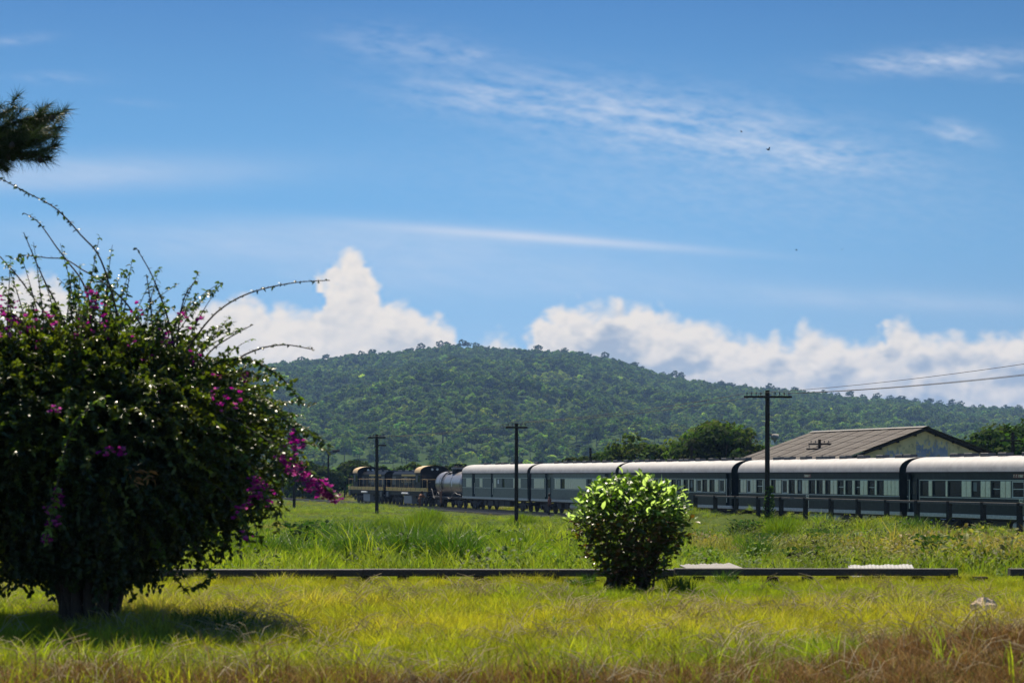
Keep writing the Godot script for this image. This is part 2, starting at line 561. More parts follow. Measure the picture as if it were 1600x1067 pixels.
func make_materials() -> void:
	weathered("soil", [Color(0.030, 0.048, 0.010), Color(0.050, 0.072, 0.014), Color(0.09, 0.095, 0.025)], 3.0, 0.95, 0.0, 0.03, true, 2, 3.0)
	weathered("hill_soil", [Color(0.014, 0.030, 0.006), Color(0.026, 0.048, 0.009), Color(0.05, 0.075, 0.014)], 60.0, 0.95, 0.0, 0.02, true, 3)
	weathered("ballast", [Color(0.05, 0.042, 0.038), Color(0.11, 0.09, 0.08), Color(0.21, 0.17, 0.145)], 1.2, 0.95, 0.0, 0.09, true, 4, 3.0)
	weathered("steel", [Color(0.10, 0.085, 0.08), Color(0.20, 0.18, 0.17)], 1.5, 0.35, 0.85, 0.03)
	weathered("old_wood", [Color(0.018, 0.014, 0.011), Color(0.035, 0.027, 0.02), Color(0.06, 0.048, 0.038)], 0.8, 0.85, 0.0, 0.02, false, 6, 0.4)
	weathered("beam_wood", [Color(0.016, 0.011, 0.009), Color(0.035, 0.026, 0.021), Color(0.085, 0.068, 0.055)], 0.5, 0.7, 0.0, 0.03, false, 8, 0.4)
	weathered("concrete", [Color(0.07, 0.065, 0.058), Color(0.12, 0.11, 0.10), Color(0.19, 0.175, 0.155)], 1.2, 0.85, 0.0, 0.03, false, 5, 0.4)
	weathered("fence_concrete", [Color(0.018, 0.016, 0.013), Color(0.032, 0.028, 0.024), Color(0.07, 0.062, 0.054)], 1.2, 0.85, 0.0, 0.03, false, 45, 0.4)
	weathered("sheet", [Color(0.12, 0.11, 0.10), Color(0.17, 0.16, 0.15), Color(0.22, 0.21, 0.20)], 1.4, 0.8, 0.0, 0.02, false, 7)
	weathered("roof_sheet", [Color(0.10, 0.09, 0.08), Color(0.15, 0.136, 0.122), Color(0.20, 0.185, 0.17)], 2.5, 0.9, 0.0, 0.025, false, 9)
	weathered("roof_sheet_dark", [Color(0.085, 0.075, 0.067), Color(0.138, 0.124, 0.112), Color(0.19, 0.175, 0.16)], 2.0, 0.9, 0.0, 0.025, false, 10)
	weathered("stone", [Color(0.36, 0.24, 0.14), Color(0.56, 0.42, 0.28), Color(0.68, 0.55, 0.41)], 0.6, 0.9, 0.0, 0.03, false, 12, 2.0)
	weathered("coach_roof", [Color(0.17, 0.162, 0.16), Color(0.265, 0.256, 0.256), Color(0.32, 0.31, 0.312)], 4.0, 0.6, 0.0, 0.012, false, 13)
	weathered("coach_navy", [Color(0.005, 0.011, 0.010), Color(0.008, 0.016, 0.015), Color(0.022, 0.032, 0.030)], 3.0, 0.35, 0.0, 0.012, false, 14)
	for k in ["soil", "hill_soil", "ballast", "roof_sheet", "roof_sheet_dark", "gear", "old_wood", "concrete", "fence_concrete"]:
		if M.has(k):
			M[k].metallic_specular = 0.1
	M.coach_navy.metallic_specular = 0.25
	weathered("coach_teal", [Color(0.034, 0.050, 0.046), Color(0.050, 0.072, 0.067), Color(0.085, 0.11, 0.10)], 3.0, 0.4, 0.0, 0.012, false, 15)
	weathered("louvre", [Color(0.62, 0.58, 0.38), Color(0.80, 0.75, 0.50), Color(0.82, 0.78, 0.54)], 2.0, 0.6, 0.0, 0.02, false, 16)
	paint("trim", Color(0.62, 0.63, 0.52), 0.5)
	weathered("sole_bar", [Color(0.26, 0.255, 0.23), Color(0.42, 0.41, 0.36), Color(0.52, 0.50, 0.44)], 2.0, 0.6, 0.0, 0.02, false, 18)
	weathered("gear", [Color(0.010, 0.009, 0.008), Color(0.020, 0.017, 0.015), Color(0.040, 0.033, 0.028)], 1.0, 0.75, 0.1, 0.04, false, 19)
	var glass := paint("dark_glass", Color(0.010, 0.012, 0.012), 0.12)
	glass.metallic_specular = 0.3
	paint("curtain", Color(0.16, 0.18, 0.16), 0.7)
	paint("loco_black", Color(0.007, 0.007, 0.008), 0.45).metallic_specular = 0.2
	weathered("loco_yellow", [Color(0.42, 0.24, 0.03), Color(0.62, 0.37, 0.06), Color(0.68, 0.45, 0.10)], 2.0, 0.5, 0.0, 0.03, false, 22)
	paint("loco_cream", Color(0.40, 0.27, 0.11), 0.5)
	paint("loco_grey", Color(0.055, 0.058, 0.062), 0.5, 0.2)
	paint("vent_grey", Color(0.075, 0.072, 0.07), 0.7)
	paint("tank_grey", Color(0.22, 0.22, 0.215), 0.6)
	paint("white_paint", Color(0.68, 0.67, 0.63), 0.5)
	weathered("tank_steel", [Color(0.17, 0.14, 0.12), Color(0.26, 0.24, 0.235), Color(0.30, 0.29, 0.29)], 3.0, 0.3, 0.45, 0.012, false, 24)
	weathered("rust", [Color(0.07, 0.03, 0.014), Color(0.15, 0.065, 0.028), Color(0.24, 0.11, 0.045)], 1.0, 0.9, 0.0, 0.04, false, 25)
	paint("red_plate", Color(0.22, 0.07, 0.05), 0.6)
	weathered("bark", [Color(0.020, 0.014, 0.010), Color(0.045, 0.032, 0.022), Color(0.08, 0.058, 0.042)], 0.6, 0.9, 0.0, 0.04, false, 26, 1.0)
	weathered("stem_brown", [Color(0.045, 0.022, 0.013), Color(0.08, 0.042, 0.024), Color(0.12, 0.07, 0.04)], 0.4, 0.8, 0.0, 0.04, false, 27)
	leafy("tree_leaf", 0.8, Color(0.75, 0.95, 0.3), 0.1)
	leafy("grass", 0.6, Color(0.95, 1.0, 0.35), 0.3)
	leafy("dry_grass", 0.8, Color(0.5, 0.45, 0.3), 0.2)
	leafy("gloss_leaf", 0.32, Color(0.75, 0.9, 0.22), 0.45)
	leafy("shrub_leaf", 0.34, Color(0.7, 0.95, 0.2), 0.45)
	leafy("bract", 0.6, Color(0.9, 0.5, 0.8), 0.3)
	leafy("needle", 0.45, Color(0.4, 0.5, 0.2), 0.4)


func land_rows() -> Array:
	var rows := []
	var d := -30.0
	while d < 6.0:
		rows.append(d)
		d += 3.0
	while d < 4200.0:
		rows.append(d)
		d += 0.3 if d < 24.0 else (0.7 if d < 45.0 else (1.5 if d < 130.0 else d * 0.03))
	return rows


func build_land() -> void:
	var s := Shape.new()
	var rows := land_rows()
	var cols := 110
	var grid := []
	for d in rows:
		var r := []
		var half: float = 22.0 + 0.42 * maxf(d, 0.0)
		for i in cols + 1:
			var x: float = lerpf(-half, half, i / float(cols))
			r.append(Vector3(x, ground_y(x, d), -d))
		grid.append(r)
	var norm := func(p: Vector3) -> Vector3:
		var e := 0.3
		return Vector3(ground_y(p.x - e, -p.z) - ground_y(p.x + e, -p.z), 2.0 * e, -(ground_y(p.x, -p.z - e) - ground_y(p.x, -p.z + e))).normalized()
	var ns := []
	for r in grid:
		ns.append(r.map(norm))
	for j in rows.size() - 1:
		for i in cols:
			s.quad_n(grid[j][i], grid[j][i + 1], grid[j + 1][i + 1], grid[j + 1][i], ns[j][i], ns[j][i + 1], ns[j + 1][i + 1], ns[j + 1][i])
	part("ground", s, M.soil, self).set_meta("kind", "structure")
	# beyond the sheet's sides, out to the horizon
	var far := Shape.new()
	far.quad(Vector3(-9000, -2.4, 300), Vector3(9000, -2.4, 300), Vector3(9000, -2.4, -8000), Vector3(-9000, -2.4, -8000))
	part("far_ground", far, M.hill_soil, self).set_meta("kind", "structure")
	# bed of broken stone under the rails
	var b := Shape.new()
	for line in [[-1.45, -60.0, 300.0], [2.55, 18.0, 300.0]]:
		var prev := []
		for k in 181:
			var t := lerpf(line[1], line[2], k / 180.0)
			var w := bumps.get_noise_2d(t * 20.0, line[0] * 50.0) * 0.25
			var row := [spot(t, line[0] - 2.3 + w, -1.80), spot(t, line[0] - 1.5, -1.55), spot(t, line[0] + 1.5, -1.55 + 0.05 * w), spot(t, line[0] + 2.4 + w, -1.80)]
			if k:
				for i in 3:
					b.quad(prev[i + 1], prev[i], row[i], row[i + 1])
			prev = row
	part("railway_ballast_ground", b, M.ballast, self).set_meta("kind", "structure")


# ---------- the wooded hill ----------
const RIDGE_U := [-1500, -800, -300, 0, 200, 330, 420, 455, 480, 540, 600, 650, 700, 740, 790, 850, 900, 950, 1000, 1060, 1110, 1150, 1200, 1270, 1330, 1420, 1500, 1600, 1800, 2300, 3100]
const RIDGE_V := [640, 610, 600, 596, 590, 586, 581, 580, 577, 570, 566, 560, 553, 556, 559, 562, 566, 574, 588, 604, 611, 617, 622, 627, 633, 641, 648, 654, 660, 668, 690]
const HILL_FROM := 900.0
const HILL_TO := 2300.0


func hill_at(u: float, f: float) -> Vector3:
	var d := lerpf(HILL_FROM, HILL_TO, f)
	var crest := EYE + (742.0 - lerp_list(RIDGE_U, RIDGE_V, u)) / 3150.0 * HILL_TO + 2.0
	var k := f if f <= 1.0 else 1.0 - (f - 1.0) * 1.2
	var x := (u - 800.0) / 3150.0 * d
	var gully := ridge_noise.get_noise_2d(x * 0.55, d * 0.35) * 26.0 * sin(clampf(f, 0, 1) * PI)
	return Vector3(x, -2.0 + (crest + 2.0) * pow(clampf(k, 0.0, 1.0), 1.05) + gully * crest / 150.0, -d)


func build_hill() -> void:
	var s := Shape.new()
	var prev := []
	for j in 45:
		var f := j / 34.0
		var row := []
		for i in 116:
			row.append(hill_at(-1500.0 + 40.0 * i, f))
		if j:
			for i in 115:
				s.quad(prev[i], prev[i + 1], row[i + 1], row[i])
		prev = row
	part("hill", s, M.hill_soil, self).set_meta("kind", "structure")


# a crown of small leaf faces gathered in clumps on an uneven dome
func crown(s: Shape, r: RandomNumberGenerator, mid: Vector3, rx: float, ry: float, clumps: int, each: int, size: float, base: Color, spread := 0.3) -> void:
	var lean := Vector3(r.randf_range(-0.2, 0.2), 0, r.randf_range(-0.2, 0.2))
	for i in clumps:
		var a := r.randf() * TAU
		var h := r.randf_range(-0.55, 1.0)
		var rad := sqrt(maxf(0.05, 1.0 - h * h)) * pow(r.randf(), 0.35) * r.randf_range(0.75, 1.1)
		var at := mid + Vector3(cos(a) * rad * rx, h * ry * r.randf_range(0.8, 1.1), sin(a) * rad * rx) + lean * rx * h
		var tone := r.randf_range(0.7, 1.35)
		var yellow := r.randf_range(-0.15, 0.35)
		var cr := rx * spread * r.randf_range(0.7, 1.3)
		for k in each:
			var o := Vector3(r.randfn(), r.randfn() * 0.6, r.randfn())
			o = o.normalized() * pow(r.randf(), 0.4)
			var p := at + o * cr * Vector3(1, 0.7, 1)
			var nrm := (o + Vector3(r.randf_range(-0.6, 0.6), r.randf_range(0.0, 1.0), r.randf_range(-0.6, 0.6))).normalized()
			var x := nrm.cross(Vector3(r.randf() - 0.5, r.randf() - 0.5, r.randf() - 0.5)).normalized()
			var y := nrm.cross(x)
			var w := size * r.randf_range(0.6, 1.25)
			var t := tone * r.randf_range(0.8, 1.2)
			s.color = Color(base.r * t * (1.0 + yellow), base.g * t, base.b * t)
			s.tri(p - x * w * 0.6 - y * w * 0.25, p + x * w * 0.1 - y * w * 0.5, p + x * w * 0.6 + y * w * 0.1)
			s.tri(p - x * w * 0.6 - y * w * 0.25, p + x * w * 0.6 + y * w * 0.1, p - x * w * 0.1 + y * w * 0.5)
	s.color = Color.WHITE


func trunk_shape(r: RandomNumberGenerator, h: float, w: float, limbs: int, reach: float, sides := 5) -> Shape:
	var s := Shape.new()
	var b := Vector3(r.randf_range(-0.05, 0.05), 0, r.randf_range(-0.05, 0.05)) * h
	s.tube([Vector3(0, -0.4, 0), Vector3(0, h * 0.25, 0) + b * 0.4, b + Vector3(0, h * 0.6, 0)], [w * 1.25, w * 0.9, w * 0.7], sides)
	for k in limbs:
		var a := TAU * (k + r.randf() * 0.6) / limbs
		var out := Vector3(cos(a), r.randf_range(0.5, 0.9), sin(a))
		var p := b + Vector3(0, h * r.randf_range(0.42, 0.6), 0)
		s.tube([p, p + out * reach * 0.45, p + out * reach * 0.8 + Vector3(0, reach * 0.25, 0)], [w * 0.55, w * 0.38, w * 0.15], maxi(3, sides - 2))
	return s


func build_forest() -> void:
	var r := RandomNumberGenerator.new()
	r.seed = 5
	var kinds := []
	for k in 5:
		var s := Shape.new()
		var flat: float = [0.55, 0.75, 0.9, 0.5, 0.7][k]
		crown(s, r, Vector3(0, 5.6, 0), 3.3, 3.3 * flat, 30, 10, 1.15, Color(0.086, 0.150, 0.030), 0.34)
		s.color = Color(0.03, 0.024, 0.018)
		s.tube([Vector3(0, -0.8, 0), Vector3(0.2, 5.0, 0.1)], [0.22, 0.14], 3, false)
		s.color = Color.WHITE
		kinds.append(s.mesh())
	var where := [[], [], [], [], []]
	var tints := [[], [], [], [], []]
	var put := func(p: Vector3, size: float, open: float) -> void:
		var k := r.randi() % 5
		var t := Transform3D(Basis(Vector3.UP, r.randf() * TAU).scaled(Vector3(r.randf_range(0.85, 1.3), r.randf_range(0.8, 1.2), r.randf_range(0.85, 1.3)) * size), p)
		where[k].append(t)
		var v := r.randf_range(0.45, 1.25) * (1.0 + 0.9 * open) * (1.7 if r.randf() < 0.15 else 1.0)
		tints[k].append(Color(v * (1.0 + 0.7 * open + r.randf_range(-0.08, 0.12)), v * (1.0 + 0.25 * open), v * 0.95))
	for i in 26000:
		var f := sqrt(r.randf()) * 1.03
		var u := r.randf_range(250.0, 1750.0)
		var p := hill_at(u, f)
		var open := smoothstep(0.12, 0.5, patches.get_noise_2d(p.x * 0.25, p.z * 0.22))
		if r.randf() < open * 0.3 * f:
			continue
		put.call(p, r.randf_range(0.62, 1.2) * (1.0 - 0.35 * open), open)
	for i in 6000:
		var f := sqrt(r.randf())
		var u := (-250.0 - r.randf() * 900.0) if i % 2 else (1750.0 + r.randf() * 900.0)
		if i % 3 == 0:
			u = r.randf_range(-250.0, 250.0)
		put.call(hill_at(u, f), r.randf_range(0.8, 1.3), r.randf() * 0.3)
	for i in 9000:
		var d := 275.0 + 750.0 * r.randf()
		var x := r.randf_range(-0.33, 0.33) * d
		put.call(Vector3(x, -2.2, -d), r.randf_range(0.22, 0.5), r.randf() * 0.3)
	for k in 5:
		many("hillside_forest", kinds[k], M.tree_leaf, where[k], tints[k])
	# the trees that stand out against the sky along the crest
	var proto := []
	for k in 4:
		var o := thing("crest_tree", "small dark flat-topped tree standing out on the crest of the wooded hill", "tree", Vector3.ZERO, 0.0, "trees along the hill crest")
		var tr := trunk_shape(r, 7.5, 0.26, 4, 3.0, 4)
		part("trunk", tr, M.bark, o)
		var s := Shape.new()
		crown(s, r, Vector3(0, 7.0, 0), 3.6, [1.5, 2.4, 1.8, 2.8][k], 40, 14, 0.62, Color(0.036, 0.064, 0.018), 0.24)
		part("crown", s, M.tree_leaf, o)
		proto.append(o)
	var first := [true, true, true, true]
	var u := 440.0
	while u < 1600.0:
		var k := r.randi() % 4
		var p := hill_at(u, 1.0)
		var size := r.randf_range(0.75, 1.6)
		if first[k]:
			proto[k].position = p
			proto[k].scale = Vector3.ONE * size
			first[k] = false
		else:
			copy(proto[k], p, r.randf() * TAU, proto[k].get_meta("label"), size)
		u += r.randf_range(6.0, 24.0)


# ---------- railway lines ----------
func build_tracks() -> void:
	for line in [["railway track under the train, nearly hidden by its wheels", -1.42, -60.0, 300.0], ["empty railway track on brown ballast in front of the train", 2.55, 18.0, 300.0]]:
		var o := thing("railway_track", line[0], "railway track", spot(line[2], line[1], 0.0), TURN)
		var L: float = line[3] - line[2]
		for z in [-0.57, 0.57]:
			var k := Shape.new()
			k.block(Transform3D(Basis.IDENTITY, Vector3(-L / 2, RAIL_Y - 0.018, z)), Vector3(L, 0.036, 0.07), 0.008)
			k.block(Transform3D(Basis.IDENTITY, Vector3(-L / 2, RAIL_Y - 0.08, z)), Vector3(L, 0.09, 0.02), 0.0)
			k.block(Transform3D(Basis.IDENTITY, Vector3(-L / 2, RAIL_Y - 0.135, z)), Vector3(L, 0.02, 0.12), 0.0)
			part("rail", k, M.steel, o)
		var w := Shape.new()
		var n := int(L / 0.72)
		for i in n:
			w.box(Vector3(-i * 0.72 - 0.26, RAIL_Y - 0.30, -1.05), Vector3(-i * 0.72, RAIL_Y - 0.147, 1.05))
		part("sleepers", w, M.old_wood, o).set_meta("kind", "stuff")


# ---------- goods shed behind the train ----------
func build_shed() -> void:
	# own axes: +x towards the gable that faces us, +z towards the train
	var mid := Vector2(0.2063 * 125.0, 125.0)
	var o := thing("goods_shed", "pale yellow goods shed with grey corrugated gable roof behind the train", "building", Vector3(mid.x, 0, -mid.y), TURN)
	var L := 15.9
	var W := 6.15
	var ridge := 4.54
	var eave := 2.38
	var gable := Shape.new()
	gable.prism([Vector2(-W + 0.4, -1.8), Vector2(W - 1.9, -1.8), Vector2(W - 1.9, eave + 0.42), Vector2(0, ridge - 0.22), Vector2(-W + 0.4, eave - 0.08)], -0.55, -0.30, true)
	var im := Image.create(256, 128, false, Image.FORMAT_RGB8)
	var f := FastNoiseLite.new()
	f.seed = 12
	f.frequency = 0.03
	f.fractal_octaves = 4
	for j in 128:
		for i in 256:
			var x := (i / 255.0 - 0.5) * 12.0
			var y := 4.6 - j / 127.0 * 3.2
			var n1 := f.get_noise_2d(i * 1.6, j * 0.9)
			var n2 := f.get_noise_2d(i * 4.0 + 300, j * 1.2)
			var c := Color(0.72, 0.54, 0.26).lerp(Color(0.56, 0.41, 0.19), clampf(0.5 + n1, 0, 1))
			c = c.lerp(Color(0.24, 0.17, 0.10), smoothstep(0.2, 0.5, n2) * 0.6)
			# bare blue-grey patches where the paint has come off
			var top: float = 2.72 + 0.9 * n2 + (0.75 if x > -0.6 and x < 1.6 else 0.0) + (0.25 if x < -1.6 else 0.0)
			var bare := smoothstep(0.15, -0.15, y - top) * smoothstep(-2.9, -2.6, x) * smoothstep(4.3, 3.4, x) * (1.0 if n2 < 0.32 else 0.2)
			c = c.lerp(Color(0.21, 0.23, 0.29).lerp(Color(0.34, 0.34, 0.37), clampf(0.5 + n1, 0, 1)), bare)
			im.set_pixel(i, j, c.linear_to_srgb())
	var gm := paint("gable_plaster", Color.WHITE, 0.9)
	gm.albedo_texture = ImageTexture.create_from_image(im)
	for i in gable.uv.size():
		var p := gable.v[i]
		gable.uv[i] = Vector2(0.5 - p.z / 12.0, (4.6 - p.y) / 3.2)
	part("gable_wall", gable, gm, o)
	var side := Shape.new()
	side.box(Vector3(-L + 0.3, -1.8, W - 2.1), Vector3(-0.56, eave + 0.35, W - 1.9))
	side.box(Vector3(-L + 0.3, -1.8, -W + 0.4), Vector3(-0.56, eave - 0.12, -W + 0.6))
	side.box(Vector3(-L + 0.3, -1.8, -W + 0.61), Vector3(-L + 0.5, eave - 0.12, W - 2.11))
	part("side_wall", side, weathered("shed_wall", [Color(0.20, 0.14, 0.07), Color(0.32, 0.23, 0.11), Color(0.36, 0.27, 0.13)], 3.0), o)
	# roof of overlapping corrugated sheets, each its own piece
	var slope := Vector2(W + 0.15, ridge - eave)
	var steps := 5
	var across := 15
	var sheets := []
	for k in 3:
		var s := Shape.new()
		var w := L / across + 0.06
		var len_ := slope.length() / steps + 0.16
		var m := 12
		for i in m:
			var x0 := -w / 2 + w * i / m
			var x1 := -w / 2 + w * (i + 1) / m
			var y0 := 0.013 * cos(i * PI)
			var y1 := 0.013 * cos((i + 1) * PI)
			s.quad(Vector3(x0, y0, len_ / 2), Vector3(x1, y1, len_ / 2), Vector3(x1, y1, -len_ / 2), Vector3(x0, y0, -len_ / 2))
			s.quad(Vector3(x1, y1 - 0.012, len_ / 2), Vector3(x0, y0 - 0.012, len_ / 2), Vector3(x0, y0 - 0.012, -len_ / 2), Vector3(x1, y1 - 0.012, -len_ / 2))
			s.quad(Vector3(x0, y0 - 0.012, len_ / 2), Vector3(x1, y1 - 0.012, len_ / 2), Vector3(x1, y1, len_ / 2), Vector3(x0, y0, len_ / 2))
		sheets.append(s.mesh())
	var r := RandomNumberGenerator.new()
	r.seed = 31
	for sgn in [1.0, -1.0]:
		for j in steps:
			for i in across:
				var along := (j + 0.5) / steps
				var p := Vector3(-L * (i + 0.5) / across, ridge - along * slope.y + 0.05 - 0.012 * (i % 2), sgn * along * slope.x)
				var sh := part("roof_sheet", sheets[r.randi() % 3], M.roof_sheet if r.randf() < 0.62 else M.roof_sheet_dark, o, p)
				var b := Basis(Vector3.RIGHT, atan2(slope.y, slope.x))
				if sgn < 0:
					b = Basis(Vector3.UP, PI) * b
				sh.basis = b.rotated(Vector3.UP, r.randf_range(-0.006, 0.006)) * Basis(Vector3.RIGHT, -0.014)
	var cap := Shape.new()
	for i in 8:
		var x0 := -L * (i + 1) / 8.0
		cap.quad(Vector3(x0, ridge + 0.10, 0), Vector3(x0, ridge + 0.02, 0.3), Vector3(x0 + L / 8.0 + 0.03, ridge + 0.02, 0.3), Vector3(x0 + L / 8.0 + 0.03, ridge + 0.10, 0))
		cap.quad(Vector3(x0, ridge + 0.02, -0.3), Vector3(x0, ridge + 0.10, 0), Vector3(x0 + L / 8.0 + 0.03, ridge + 0.10, 0), Vector3(x0 + L / 8.0 + 0.03, ridge + 0.02, -0.3))
	part("ridge_cap", cap, M.sheet, o)
	for sgn in [1.0, -1.0]:
		var barge := Shape.new()
		var a := Vector3(-0.06, ridge - 0.10, 0.0)
		var b := Vector3(-0.06, eave - 0.12, sgn * slope.x)
		barge.bar(a, b, 0.05, 0.16)
		part("barge_board", barge, M.old_wood, o)
		var rafters := Shape.new()
		for k in 5:
			var q := a.lerp(b, (k + 0.6) / 5.2) + Vector3(0, -0.12, 0)
			rafters.box(q + Vector3(-0.45, -0.07, -0.05), q + Vector3(-0.035, 0.05, 0.05))
		part("purlin_ends", rafters, M.old_wood, o).set_meta("kind", "stuff")
	for k in 4:
		var post := Shape.new()
		post.bar(Vector3(-0.8 - k * 4.7, -1.8, W - 0.4), Vector3(-0.8 - k * 4.7, eave - 0.1, W - 0.4), 0.14, 0.14)
		part("veranda_post", post, M.old_wood, o)


# ---------- the train: own +x runs towards the camera's right, +z faces us ----------
func vehicle(called: String, label: String, category: String, t: float, group: String) -> Node3D:
	return thing(called, label, category, spot(t, -1.42, RAIL_Y), TURN, group)


func wheel_shape(radius: float) -> Mesh:
	var s := Shape.new()
	var t := Transform3D(Basis(Vector3(0, 0, 1), Vector3(0, 1, 0), Vector3(-1, 0, 0)), Vector3.ZERO)
	s.lathe([Vector2(-0.06, 0.0), Vector2(-0.06, radius * 0.8), Vector2(-0.06, radius + 0.03), Vector2(-0.03, radius + 0.03), Vector2(-0.03, radius), Vector2(0.065, radius), Vector2(0.065, radius * 0.82), Vector2(0.03, radius * 0.78), Vector2(0.03, 0.16), Vector2(0.09, 0.14), Vector2(0.09, 0.0)], t, 16)
	return s.mesh()


func bogie(o: Node3D, x: float, half: float, radius := 0.43, axles := 2) -> void:
	var s := Shape.new()
	for z in [-0.95, 0.95]:
		s.block(Transform3D(Basis.IDENTITY, Vector3(x, radius + 0.18, z)), Vector3(half * 2 + 0.9, 0.22, 0.12), 0.02)
		s.block(Transform3D(Basis.IDENTITY, Vector3(x, radius - 0.06, z)), Vector3(half * 0.9, 0.34, 0.16), 0.02)
		for k in axles:
			var wx := x - half + 2.0 * half * k / (axles - 1)
			s.block(Transform3D(Basis.IDENTITY, Vector3(wx, radius + 0.02, z + 0.03)), Vector3(0.32, 0.36, 0.18), 0.03)
			s.tube([Vector3(wx - 0.3, radius + 0.24, z + 0.05), Vector3(wx - 0.3, radius + 0.46, z + 0.05)], [0.09, 0.09], 7)
	s.block(Transform3D(Basis.IDENTITY, Vector3(x, radius + 0.2, 0)), Vector3(0.5, 0.3, 1.9), 0.03)
	var b := part("bogie", s, M.gear, o)
	for k in axles:
		var wx := x - half + 2.0 * half * k / (axles - 1)
		for z in [0.62, -0.62]:
			var w := part("wheel", M.wheel if radius < 0.45 else M.big_wheel, M.gear, b, Vector3(wx, radius, z))
			if z < 0:
				w.rotation.y = PI


func roof_line(eave: float, top: float, half: float) -> Array:   # (z, y) from the camera side over to the far side
	var out := []
	for i in 17:
		var a := PI * i / 16.0
		var c := cos(a)
		out.append(Vector2(half * signf(c) * pow(absf(c), 0.82), eave + (top - eave) * pow(sin(a), 0.80)))
	return out


func roof_shell(s: Shape, line: Array, x0: float, x1: float) -> void:
	for i in line.size() - 1:
		var a: Vector2 = line[i]
		var b: Vector2 = line[i + 1]
		var before: Vector2 = line[maxi(i - 1, 0)]
		var after: Vector2 = line[mini(i + 2, line.size() - 1)]
		var ta := (b - before).normalized()
		var tb := (after - a).normalized()
		var na := Vector3(0, -ta.x, ta.y)
		var nb := Vector3(0, -tb.x, tb.y)
		s.quad_n(Vector3(x0, a.y, a.x), Vector3(x1, a.y, a.x), Vector3(x1, b.y, b.x), Vector3(x0, b.y, b.x), na, na, nb, nb)


